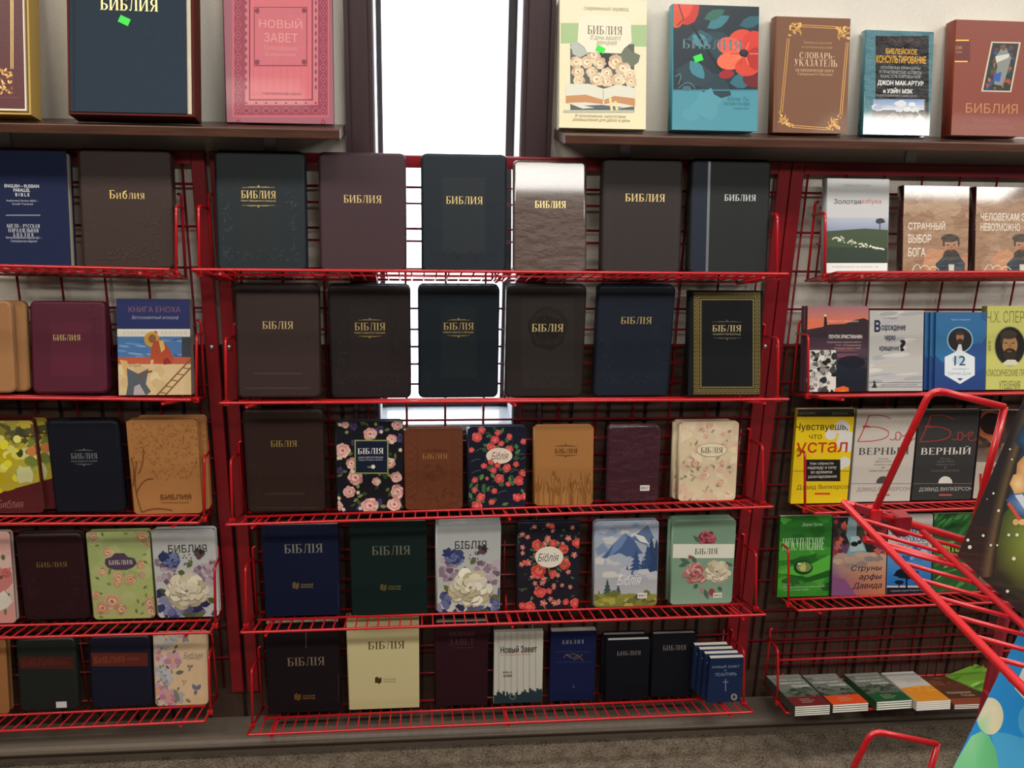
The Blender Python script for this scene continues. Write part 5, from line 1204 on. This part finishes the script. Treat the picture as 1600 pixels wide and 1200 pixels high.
for x, y, L, a in ((1062, 872, 20, .5), (1075, 880, 16, 2.8), (1088, 880, -14, 1.0), (1128, 880, 18, .2), (1100, 920, 18, 1.2), (1138, 884, -8, .2), (1090, 912, 10, 2.2), (1122, 916, 10, 1.0)): B.leaf(x, y, L, a, 7, '#4c6858')
B.peony(1087, 895, 17, '#b87470', ['#c88c84', '#d8a49c', '#a85c5c', '#c07c78'], '#7c3c40', 20); B.peony(1120, 893, 19, '#d0c4a4', ['#dcd4b8', '#e4dcc4', '#c0b090'], '#5c4c34', 20)
B.ell(1097, 922, 3, 5, '#b07c74', 8); B.ell(1112, 925, 5, 6, '#a03c48', 9); B.ell(1078, 870, 2.5, 3, '#a83c40', 8)
B.sticker(1114, 926, 1128, 934, '#dcdccc', text='83016'); B.build()
B.copies(['sage green peony Bible standing behind the front copy in the fourth row'], dx=-.004, dz=.002)

B = Book('paper', 'paperback_book', 'bright green paperback with a dew drop on a leaf, fourth row right panel', 'R', 3, 1217, 1298, 806, 932, t=.012, col='#2f7c2c', m='gloss', spine='#246024')
B.full('#2a6c2c', '#348a2c')
for _ in range(26): B.blob(B.rnd.uniform(1216, 1296), B.rnd.uniform(808, 930), B.rnd.uniform(8, 18), B.rnd.choice(['#2c7428', '#3c9030', '#246424', '#4ca038', '#1f5a22']), rough=.4, sy=.6)
B.poly([(1214, 894), (1240, 884), (1270, 880), (1298, 866), (1298, 890), (1270, 898), (1240, 900)], '#54b03c'); B.poly([(1225, 896), (1262, 902), (1298, 890), (1298, 900), (1262, 910)], '#1c5a20'); B.ell(1255, 887, 15, 11, '#123c18', 22); B.ell(1256, 886, 12, 8, '#6c8c4c', 18); B.blob(1256, 886, 6, '#b8bc6c', rough=.5); B.ell(1249, 881, 3, 1.6, '#d8e8c8', 8)
B.sans('Дерек Принс', 1253, 817, 1286, 823, '#a8d0a0', shear=.3); B.serif('ИСКУПЛЕНИЕ', 1223, 840, 1288, 860, '#c0d8b4', None)
for k, tx in enumerate(('Полное', 'Божье искупительное обеспечение', 'для всех нужд людей')): B.sans(tx, 1224, 911 + k * 4.4, (1236, 1288, 1263)[k], 914.5 + k * 4.4, '#a8d0a0')
B.build()
B = Book('paper', 'paperback_book', 'paperback with a red garden waterfall fading to violet and orange, fourth row right panel', 'R', 3, 1301, 1385, 808, 932, t=.014, col='#5c4060', m='gloss', spine='#3c3448')
B.rect(1295, 800, 1390, 850, '#2c2228', '#3c3438'); B.rect(1295, 880, 1390, 940, '#8c5470', '#7c4c84')
B.poly([(1295, 865), (1390, 865), (1390, 940), (1345, 940), (1320, 905), (1295, 900)], [ '#a08878', '#c0a088', '#c86c34', '#b06048', '#9c6c70', '#6c4c80'])
for _ in range(46): B.blob(B.rnd.choice([B.rnd.uniform(1300, 1325), B.rnd.uniform(1345, 1385)]), B.rnd.uniform(812, 866), B.rnd.uniform(3, 8), B.rnd.choice(['#8c3434', '#a84440', '#2c2424', '#5c2c30', '#3c4434', '#b85c4c', '#241c20']), rough=.5)
B.poly([(1326, 806), (1340, 806), (1338, 836), (1350, 850), (1356, 868), (1322, 868), (1328, 850), (1322, 836)], '#7c98a0'); B.poly([(1330, 838), (1342, 838), (1352, 860), (1328, 862)], '#a0b8b8'); B.ell(1335, 850, 6, 4, '#1c1c20', 10); B.ell(1343, 847, 3.4, 3.4, '#1c1c20', 8)
for _ in range(10): B.blob(B.rnd.uniform(1305, 1380), B.rnd.uniform(866, 884), 9, B.rnd.choice(['#a89080', '#b89c88', '#8c7c78']), rough=.3, sy=.5)
B.sans('Дерек Принс', 1330, 817, 1362, 823, '#b0a0a0', shear=.3)
for k, (tx, x0) in enumerate((('Струны', 1330), ('арфы', 1342), ('Давида', 1332))): B.sans(tx, x0, 883 + k * 13.5, 1378, 894 + k * 13.5, '#241c34', .01, .25)
B.build()
B = Book('paper', 'paperback_book', 'blue paperback with black tree silhouettes and white top, fourth row right panel', 'R', 3, 1387, 1456, 804, 928, t=.012, col='#c8c0b8', m='gloss', spine='#1f4c84')
B.rect(1380, 795, 1460, 858, '#c4bcb4'); B.rect(1380, 856, 1460, 915, '#5c94c8', '#1c6cb8')
for _ in range(14): B.blob(B.rnd.uniform(1388, 1455), B.rnd.uniform(858, 880), 8, B.rnd.choice(['#7cacd4', '#3c7cbc', '#2c5ca0', '#a0c0d8']), rough=.5, sy=.6)
B.rect(1380, 918, 1460, 935, '#14182c'); B.blob(1416, 896, 19, '#101828', 18, .2, .45); B.blob(1405, 910, 7, '#101828', 12, .2, .5); B.rect(1404, 910, 1405.5, 919, '#101828'); B.line([(1416, 896), (1440, 912), (1452, 918)], 2, '#101828'); B.rect(1415, 896, 1418, 918, '#101828')
B.sans('ПОЧЕМУ', 1394, 826, 1440, 836, '#3c5c94', .02); B.sans('ПЛОХОЕ', 1400, 838, 1446, 847, '#2c5494', .02); B.sans('СЛУЧАЕТСЯ', 1394, 849, 1450, 855, '#2c5494', .02); B.sans('с хорошими людьми? Почему Бог молчит', 1391, 921, 1448, 924.5, '#a8acb8'); B.build()
B = Book('paper', 'paperback_book', 'green paperback with long grass blades behind the crossing red rods, fourth row', 'R', 3, 1458, 1529, 802, 927, t=.012, col='#2c5c30', m='gloss', spine='#1f4424')
for _ in range(70): x, y = B.rnd.uniform(1450, 1535), B.rnd.uniform(800, 930); B.leaf(x, y, B.rnd.uniform(20, 40), -.6 + B.rnd.uniform(-.3, .3), B.rnd.uniform(4, 8), B.rnd.choice(['#2c6c34', '#4c8c44', '#1f4c28', '#6ca05c', '#8cb07c', '#3c7c3c', '#5c3c2c']))
B.sans('ЖИТЬ', 1464, 852, 1500, 862, '#d8c85c', .01); B.build()
B = Book('paper', 'paperback_book', 'pinkish paperback mostly hidden behind the red rods at the right of the fourth row', 'R', 3, 1531, 1603, 802, 925, t=.012, col='#8c6a60', m='print', spine='#5c443c')
for _ in range(24): B.blob(B.rnd.uniform(1530, 1603), B.rnd.uniform(804, 922), 10, B.rnd.choice(['#a07c70', '#7c5c54', '#5c4440', '#b09084']), rough=.4)
B.sans('Любовь', 1546, 899, 1576, 910, '#2c2020', .01, .3); B.build()

# ================================================================== bottom row
B = Book('soft', 'softcover_bible', 'tan Bible cut by the left edge of the bottom row', 'L', 4, -80, 12, 1000, 1122, t=.026, col='#a06c40', m='soft', pages='#7c5c38'); B.build()
B = Book('zip', 'zippered_bible', 'plastic-wrapped green-black Bible with dull red band and white tag, bottom row', 'L', 4, 27, 120, 997, 1116, t=.030, col='#1b2221', m='soft')
B.rect(20, 1026, 130, 1045, '#4a1c18'); B.sans('БИБЛИЯ', 34, 1031, 84, 1041, '#5c2c24', .01); B.sans('синодальная', 86, 1033, 105, 1040, '#5c2c24'); B.sticker(88, 1096, 104, 1106, '#e4e0dc'); B.build()
B = Book('zip', 'zippered_bible', 'black-navy Bible with rusty red band across the title, bottom row left panel', 'L', 4, 140, 236, 993, 1110, t=.030, col='#10152a', m='soft')
B.rect(141, 1020, 231, 1041, '#5c241a'); B.sans('БИБЛИЯ', 147, 1026, 195, 1036, '#7c4030', .01); B.sans('синодальная', 198, 1027, 217, 1033, '#7c4030'); B.build()
B = Book('soft', 'softcover_bible', 'cream Bible with pink and grey flowers and butterflies, bottom row left panel', 'L', 4, 242, 324, 989, 1104, t=.020, col='#d8bc98', m='print', pages='#a89478')
B.full('#d0b898', '#dcbc94')
for _ in range(40): x = 242 + abs(B.rnd.gauss(0, 16)); B.blob(x, B.rnd.uniform(988, 1102), B.rnd.uniform(3, 8), B.rnd.choice(['#b8b4b0', '#a8a8ac', '#c8c0b8', '#8c8c90', '#c8b0b0']), 9, .5)
for _ in range(22): B.leaf(242 + abs(B.rnd.gauss(0, 20)), B.rnd.uniform(988, 1100), 8, B.rnd.uniform(0, 6), 4, B.rnd.choice(['#7c7c64', '#8c8c78', '#5c5c4c']))
for x, y, r in ((270, 1031, 14), (246, 1024, 9), (247, 1078, 12), (262, 1087, 13), (267, 1096, 9)): B.flower(x, y, r, '#b87c94', '#c898a4', '#e0a848', 5)
for x, y, r in ((258, 1055, 11), (252, 1050, 9), (270, 1000, 8), (282, 994, 5)): B.flower(x, y, r, '#a8aab0', '#b8b8bc', '#8c8c90', 5)
for x, y, r, c in ((297, 1044, 4.5, '#8c7c74'), (307, 1078, 7, '#6c7484'), (288, 1067, 4, '#b0a088')): B.leaf(x, y, r * 1.6, -2.2, r, c); B.leaf(x, y, r * 1.6, -.9, r, c); B.leaf(x, y, r * 1.2, 1.9, r * .8, c)
B.leaf(274, 1052, 14, -.2, 7, '#6c6c58'); B.leaf(272, 1076, 22, 1.2, 8, '#7c8070'); B.leaf(290, 1092, 10, .6, 5, '#7c7c68'); B.sans('Библия', 287, 1019, 317, 1029, '#8c7464', shear=.3); B.curve([(292, 1031), (304, 1027), (314, 1031)], 1, '#a08c7c'); B.build()

B = Book('hard', 'hardcover_book', 'brown-black hardcover Bible with silver title and emblem, leftmost of the middle bottom row', 'C', 4, 417, 531, 974, 1109, t=.030, col='#1f1218', m='cloth')
B.rect(477.5, 985, 478.6, 1013, '#6c6458'); B.rect(528.5, 1052, 529.3, 1098, '#4c3c3c'); B.serif('БІБЛІЯ', 449, 1027, 507, 1040, '#948474'); crest(B, 465, 1089, '#a8783c'); B.build()
B = Book('hard', 'hardcover_book', 'cream hardcover Bible with brown title and small emblem, bottom row', 'C', 4, 544, 655, 964, 1106, t=.028, col='#cfc494', m='matte', pages='#c8bc98')
B.serif('БІБЛІЯ', 575, 1002, 632, 1014, '#6c5c3c'); crest(B, 591, 1063, '#5c4424'); B.build()
B = Book('hard', 'hardcover_book', 'dark burgundy hardcover with faint two-line title, beside the cream Bible in the bottom row', 'C', 4, 681, 762, 972, 1098, t=.028, col='#38141f', m='cloth')
B.serif('НОВЫЙ', 702, 985, 741, 994, '#5c3c3c'); B.serif('ЗАВЕТ', 702, 998, 741, 1008, '#5c3c3c'); B.sans('с комментариями', 703, 1011, 740, 1014, '#4c2c30'); B.build()
B = Book('paper', 'paperback_book', 'white striped paperback with a dark city skyline along the bottom, bottom row', 'C', 4, 772, 848, 987, 1093, t=.016, col='#c0beb2', m='matte', pages='#b8b4a4')
for k in range(7): B.rect(778 + k * 9.6, 980, 780.5 + k * 9.6, 1100, '#aeaca2')
B.sans('Новый Завет', 782, 1009, 839, 1020, '#2c2a28', .03); B.sans('НА СОВРЕМЕННОМ РУССКОМ', 782, 1021.5, 830, 1024.5, '#b85c50'); B.sans('верь и', 786, 1049, 800, 1053, '#2c2a28', .02); B.sans('живи', 786, 1054, 800, 1058, '#2c2a28', .02)
sk = [(770, 1100), (770, 1088)]; x = 772
while x < 848:
    h_ = B.rnd.uniform(3, 9) + (6 if x > 815 else 0); w_ = B.rnd.uniform(2, 5); sk += [(x, 1090 - h_), (x + w_, 1090 - h_ + B.rnd.uniform(-2, 1))]; x += w_
B.poly(sk + [(850, 1100)], '#20343c'); B.rect(785, 1080, 789, 1092, '#20343c'); B.rect(791, 1081, 794, 1092, '#20343c'); B.rect(778, 1078, 779, 1092, '#20343c'); B.rect(808, 1078, 809, 1092, '#20343c')
for k in range(24): a = k * pi / 12; B.ell(801 + 4.5 * cos(a), 1088 + 4.5 * sin(a), .6, .6, '#8ca0a0', 5)
B.build()
B = Book('paper', 'paperback_book', 'royal blue paperback Bible with spaced title and a small knot emblem, bottom row', 'C', 4, 860, 930, 986, 1089, t=.022, col='#141f50', m='cloth', pages='#b8b4a8')
B.serif('Б И Б Л И Я', 879, 1000, 912, 1006, '#9ca0b0', None); B.rect(870, 1018, 923, 1018.8, '#3c4880'); B.rect(870, 1034, 923, 1034.8, '#3c4880')
B.curve([(881, 1028), (886, 1018), (892, 1026)], 1.2, '#7c6c5c'); B.curve([(884, 1022), (896, 1034), (904, 1022)], 1.2, '#7c6c5c'); B.curve([(892, 1022), (900, 1020), (911, 1032)], 1.2, '#7c6c5c'); B.curve([(896, 1031), (906, 1028), (910, 1022)], 1.2, '#7c6c5c'); B.poly([(893, 1075), (896, 1069), (899, 1075)], '#3c4c80'); B.build()
B = Book('hard', 'hardcover_book', 'small black hardcover Bible with silver title, in front of its twin in the bottom row', 'C', 4, 948, 1014, 1000, 1093, t=.020, col='#0d0f1a', m='cloth', pages='#b0aca4', n=2)
B.serif('БИБЛИЯ', 964, 1017, 1001, 1024, '#8c8c90'); B.build()
B.copies(['small black hardcover Bible standing behind its twin in the bottom row'], dx=-.007, dz=.004)
B = Book('hard', 'hardcover_book', 'small black hardcover Bible set further back beside the blue pocket testaments', 'C', 4, 1019, 1086, 990, 1083, t=.022, col='#0d0f1a', m='cloth', pages='#b0aca4')
B.serif('БИБЛИЯ', 1036, 1008, 1072, 1016, '#8c8480'); B.build()
B = Book('paper', 'pocket_testament', 'small blue pocket testament with a cross, front one of its row of copies', 'C', 4, 1107, 1159, 1028, 1101, t=.014, col='#1e325c', m='cloth', pages='#d0ccc0', y0=-.105, lean=3.5, group='blue pocket testaments')
B.sans('НОВЫЙ ЗАВЕТ', 1113, 1039, 1156, 1043.5, '#8c98b0', .01); B.sans('И', 1132, 1046, 1135, 1049, '#8c98b0'); B.sans('ПСАЛТИРЬ', 1118, 1051, 1151, 1056, '#8c98b0', .01); B.rect(1133, 1061, 1134.6, 1080, '#8c98b0'); B.rect(1129.5, 1065, 1138, 1066.4, '#8c98b0'); B.ell(1147, 1089, 5, 5.4, '#b0ac9c', 16); B.poly([(1147, 1085), (1149.5, 1089), (1147, 1093), (1144.5, 1089)], '#3c3430'); B.build()
B.copies(['small blue pocket testament, %s behind the front copy' % k for k in ('first', 'second', 'third')], dx=-.0095, dz=.004, group='blue pocket testaments')

# ================================================================== booklets lying in the right bottom basket
ARC = math.atan(SL4)
def booklets(label, n, FL, FR, RL, t, col, art, m='gloss', below='%s', group=None, base=0.0, ydrop=0.0):
    zf = BK['R', 4](.9); top = .0050 + base + n * (t + .0010)
    pl = lambda q: on_plane(*q, (0, YF, zf + top / cos(ARC)), np.array([0, SL4, 1.0]))
    fl, fr, rl = pl(FL), pl(FR), pl(RL)
    w_ = float(fr[0] - fl[0]) * .965; dep = float(np.linalg.norm(rl - fl)); yaw = -(1.0 if 'lime' in label else .4) * math.atan2(rl[0] - fl[0], rl[1] - fl[1])
    dep = min(dep, float((-.008 if 'lime' in label else .002) - fl[1]) / cos(ARC))
    o = (fl + fr) / 2
    B = Book('paper', 'booklet', label, 'F', 4, 0, 0, 0, t=t, col=col, m=m, pages='#ebe8de', place=(o, pi / 2 + ARC, dep, yaw, w_), group=group)
    art(B); B.build()
    names = ('second', 'third', 'fourth', 'fifth')
    if n > 1: B.copies([below % names[k] for k in range(n - 1)], group=group)
def art_pine(band, c1='#5c6458'):
    def f(B):
        B.full('#8c9088', '#3c4438')
        for _ in range(24): u, v_ = B.rnd.uniform(-B.w / 2, B.w / 2), B.rnd.uniform(B.h * .25, B.h * .55); B.raw([(u - .012, v_ - .004), (u, v_ + .010), (u + .012, v_ - .004)][::1], lin(B.rnd.choice(['#2c3828', '#44503c', '#38442f', '#54604c'])))
        for k, (tx, a_, b_) in enumerate((('ПЕРВОЕ ПОСЛАНИЕ', -.3, .42), ('КОММЕНТАРИЙ К', -.42, .42), ('ПОСЛАНИЯМ', -.05, .44))):
            v0 = B.h * (.80 - k * .115); ps = sans_polys(tx, .008)
            xs = [p[0] for q in ps for p in q]; ys = [p[1] for q in ps for p in q]
            L_ = B.lay
            for q in ps: B.lay = L_; B.raw([(B.w * (a_ + (b_ - a_) * (x - min(xs)) / (max(xs) - min(xs))), v0 + B.h * .085 * (y - min(ys)) / (max(ys) - min(ys))) for x, y in q], lin('#e4e4d8'))
        B.raw([(-B.w, 0), (B.w, 0), (B.w, B.h * .28), (-B.w, B.h * .28)], lin(band))
        for k in range(3): B.raw([(-B.w * .2, B.h * (.1 + k * .05)), (B.w * (.1 + .1 * (k % 2)), B.h * (.1 + k * .05)), (B.w * (.1 + .1 * (k % 2)), B.h * (.112 + k * .05)), (-B.w * .2, B.h * (.112 + k * .05))], lin('#a89888'))
    return f
def art_orange(B):
    B.full('#cfccc4', '#c4beb2')
    B.raw([(-B.w, 0), (B.w, 0), (B.w, B.h * .44), (B.w * .1, B.h * .50), (-B.w * .3, B.h * .46), (-B.w, B.h * .40)], lin('#d88a2c'))
    for k in range(3): B.raw([(-B.w * .1, B.h * (.62 + k * .06)), (B.w * .38, B.h * (.62 + k * .06)), (B.w * .38, B.h * (.64 + k * .06)), (-B.w * .1, B.h * (.64 + k * .06))], lin('#a8a8a4'))
    for _ in range(8): u = B.rnd.uniform(-.4, .3) * B.w; v_ = B.rnd.uniform(.3, .46) * B.h; B.raw([(u, v_), (u + .02, v_ - .003), (u + .012, v_ + .004)], lin('#e8ac4c'))
def art_brown(B):
    B.full('#6c3c2c', '#4c3428'); B.raw([(-B.w, 0), (B.w, 0), (B.w, B.h * .2), (-B.w, B.h * .2)], lin('#8c4430'))
    for _ in range(16): u, v_ = B.rnd.uniform(-.5, .5) * B.w, B.rnd.uniform(.55, .95) * B.h; B.raw([(u - .014, v_), (u, v_ - .006), (u + .014, v_), (u, v_ + .006)], lin(B.rnd.choice(['#7c4834', '#5c3428', '#84543c'])))
    for tx, a_, b_, v_ in (('познание', -.3, .35, .36), ('Слова', .0, .35, .27)):
        ps = sans_polys(tx); xs = [p[0] for q in ps for p in q]; ys = [p[1] for q in ps for p in q]
        L_ = B.lay
        for q in ps: B.lay = L_; B.raw([(B.w * (a_ + (b_ - a_) * (x - min(xs)) / (max(xs) - min(xs))), B.h * (v_ + .06 * (y - min(ys)) / (max(ys) - min(ys)))) for x, y in q], lin('#c8b8a0'))
def art_lime(B):
    B.full('#7cb440', '#6c9c34')
    for _ in range(14): u, v_ = B.rnd.uniform(-.5, .5) * B.w, B.rnd.uniform(.1, .9) * B.h; B.raw([(u - .03, v_), (u, v_ - .005), (u + .03, v_ + .004), (u, v_ + .007)], lin(B.rnd.choice(['#5c8c2c', '#8cc454', '#98cc64', '#4c7c28'])))
booklets('booklet with a dark red band, top of the leftmost pile in bottom right basket', 5, (1241, 1104), (1298, 1101), (1193, 1056), .0044, '#3c4438', art_pine('#6c2428'), below='dark red banded booklet, %s from the top of the leftmost booklet pile')
booklets('commentary booklet with an orange band, top of the second pile in the bottom right basket', 4, (1300, 1101), (1358, 1098), (1248, 1055), .0048, '#3c4438', art_pine('#d84c20'), below='orange banded booklet, %s from the top of its pile')
booklets('commentary booklet with a green band, top of the third pile in the bottom right basket', 4, (1368, 1096), (1427, 1094), (1312, 1053), .0050, '#24502c', art_pine('#1f5430'), below='green banded booklet, %s from the top of its pile')
booklets('white and orange booklet on top of the fourth pile in the bottom right basket', 5, (1431, 1096), (1487, 1094), (1373, 1051), .0042, '#c8c4bc', art_orange, below='white and orange booklet, %s from the top of its pile')
booklets('brown landscape booklet on top of its pile beside the white and orange pile', 3, (1490, 1101), (1550, 1099), (1436, 1057), .0036, '#6c3c2c', art_brown, below='brown landscape booklet, %s from the top of its pile')
booklets('bright lime green booklet at the right end of the bottom right basket', 1, (1556, 1087), (1612, 1072), (1473, 1052), .004, '#7cb440', art_lime, base=.0175)

# ================================================================== nearer gridwall panel standing out from the wall, with two book pockets
PX, PY, PZ = .1824, -1.3597, 1.316
PD = .14
hp = .31
t = thing('gridwall_panel', 'nearer red gridwall panel at the right edge, standing end-on to the wall', 'display rack', (PX + PD + .008, PY - hp, .0), (0, 0, -pi / 2))
for x in (-hp + .04, hp):
    b = MB(); b.tube([(x, 0, 0), (x, 0, 1.40)], .0052, M['gridwire'], n=10); b.build('post', t)
b = MB()
for k in range(15): b.tube([(-hp + .04, -.003, .06 + .09 * k), (hp, -.003, .06 + .09 * k)], .0026, wire, n=6)
for k in range(1, 7): b.tube([(-hp + .04 + .08 * k, .003, .05), (-hp + .04 + .08 * k, .003, 1.38)], .0026, wire, n=6)
b.build('wire_grid', t)
b = MB()
for x in (-hp + .04, hp): b.tube([(x, -.14, .012), (x, .14, .012)], .011, M['redframe'], n=8)
b.build('foot', t)
for dz, lb in ((0, 'upper red wire book pocket on the nearer panel at the right edge'), (.355, 'lower red wire book pocket on the nearer panel at the right edge')):
    basket(lb, (PX, PY - hp, PZ - dz), (0, 0, -pi / 2), half=hp, D=PD - .004, hook=False, back=False, inner=.068, guard=.122, foot=.030, ends=(-1, 1), group='red wire pockets on the nearer panel')
b = MB(); b.bevel_box(-.008, .008, -.008, .008, -.012, .007, .003, M['redframe']); b.grid([[(x_, y_, z_) for x_, z_ in ((-.002, -.004 - SL * y_), (.002, -.004 - SL * y_), (.002, .003 - SL * y_), (-.002, .003 - SL * y_))] for y_ in (-.045, .07)], M['redframe'], W1, smooth=False)
br = b.build('bracket', bpy.data.objects['wire_basket.015'])
br.location = (-hp + .003, .055, -.0176)
# book with the starry cover
fl_n = np.array([SL, 0, 1.0])
L0 = on_plane(1495, 868, (PX, 0, PZ + .006), fl_n)
tp = at_y(1600, 620, L0[1]); al = math.atan2(tp[0] - L0[0], tp[2] - L0[2])
B = Book('hard', 'picture_book', 'dark starry picture book leaning in the near upper pocket, cut by the right edge', 'P', 0, 0, 0, 0, t=.010, col='#24262e', m='gloss', spine='#1c1e26', place=((L0[0], L0[1] - .13, L0[2]), al, .30, -pi / 2, .26))
B.full('#1f232c', '#2a2826')
B.poly([(1566, 800), (1600, 640), (1900, 560), (1900, 1150), (1600, 940), (1545, 905)], ['#2c3830', '#28405a', '#2c4468', '#39452c', '#34382c', '#2c2e28'])
B.fan((1612, 850), [(1562, 812), (1580, 790), (1612, 776), (1680, 770), (1800, 800), (1860, 900), (1780, 1010), (1660, 960), (1590, 925), (1556, 890), (1554, 850)], '#8a9c44', ['#3c4a2c', '#4c5c30', '#5a6c34', '#4c5c30', '#3c4a2c', '#30382a', '#2c302a', '#2c302a', '#2c302a', '#2a2e28', '#34402a'])
for k in range(7): B.curve([(1530 + k * 3.2, 902), (1552 + k * 2.2, 770), (1598 + k * 3, 640)], 3.4, ('#332f2c', '#3e372f', '#4c4236', '#5c4e3c', '#66563f', '#54473a', '#3a352e')[k], n=14)
B.fan((1606, 690), [(1586, 690), (1600, 660), (1640, 640), (1700, 660), (1700, 740), (1620, 730)], '#345c84', '#26384c')
B.fan((1600, 790), [(1572, 782), (1585, 768), (1612, 766), (1640, 790), (1640, 822), (1606, 812), (1586, 802)], '#7ca0c8', '#2c5088')
B.fan((1612, 740), [(1590, 724), (1606, 706), (1636, 704), (1656, 730), (1640, 764), (1604, 768), (1588, 750)], '#f4d49c', '#c88c50')
B.fan((1591, 757), [(1578, 756), (1584, 742), (1598, 738), (1608, 752), (1602, 770), (1586, 772)], '#f6d8a0', '#d8a468')
B.poly([(1586, 774), (1598, 772), (1612, 792), (1604, 800)], '#d4e0ea')
B.curve([(1576, 786), (1584, 796), (1594, 812)], 6, '#c85c48'); B.ell(1588, 816, 5, 5, '#e0b07c', 10); B.ell(1598, 816, 6, 5, '#e8bc88', 10)
for x, y, r in ((1541, 675, 2.5), (1538, 668, 1), (1548, 690, 1.5), (1551, 690, 2), (1561, 798, 3), (1537, 837, 3), (1513, 844, 3.2), (1516, 855, 4), (1549, 852, 2.6), (1559, 852, 2.2), (1585, 873, 4), (1575, 924, 3.4), (1553, 771, 2.4), (1543, 780, 1.2), (1579, 702, 2), (1582, 718, 2), (1577, 836, 3), (1590, 836, 3.5)): B.ell(x, y, r * .75, r * .75, '#e8e4d4', 12)
B.build()
# book with the blue cover
y1 = L0[1] - .028
q0, q1 = at_y(1598, 978, y1), at_y(1489, 1199, y1)
d_ = (q1 - q0) / (q1[2] - q0[2])
zt = PZ - .355 + .006
kz = (zt - SL * (q0[0] - PX) - q0[2]) / (1 + SL * d_[0])
L1 = q0 + d_ * kz
al = math.atan2(q0[0] - L1[0], q0[2] - L1[2])
B = Book('hard', 'picture_book', 'bright blue picture book with a rounded cream and green figure in the near lower pocket', 'P', 0, 0, 0, 0, t=.010, col='#1c86d0', m='gloss', spine='#1870b4', place=((L1[0], L1[1] - .13, L1[2]), al, .31, -pi / 2, .26))
B.full('#2a9ef0')
B.poly([(1548, 1143), (1575, 1146), (1596, 1153), (1700, 1140), (1760, 1500), (1560, 1500), (1562, 1210)], '#52b8f2'); B.ell(1606, 1126, 15, 24, '#52b8f2', 24)
B.poly([(1585, 1075), (1600, 1040), (1700, 980), (1760, 1060), (1700, 1160), (1600, 1092)], '#f0f2ee')
B.fan((1525, 1210), [(1490, 1196), (1518, 1150), (1533, 1143), (1546, 1150), (1556, 1172), (1563, 1210), (1566, 1290), (1560, 1500), (1380, 1500)], '#7ce09c', ['#84e4a4', '#a4ecb8', '#8ce4a8', '#74d494', '#70d090', '#70d090', '#70d090', '#70d090', '#84e4a4'])
B.fan((1552, 1108), [(1547 + 21 * cos(a_ * pi / 12) * 1.0, 1119 + 29 * sin(a_ * pi / 12)) for a_ in range(24)], '#fcf8d8', ['#f6f0c8'] * 6 + ['#e8ecc0', '#d0ecc0', '#b4e8b8', '#a8e8b4', '#b4e8b8', '#d4ecc0'] + ['#f4f0cc'] * 12)
B.build()
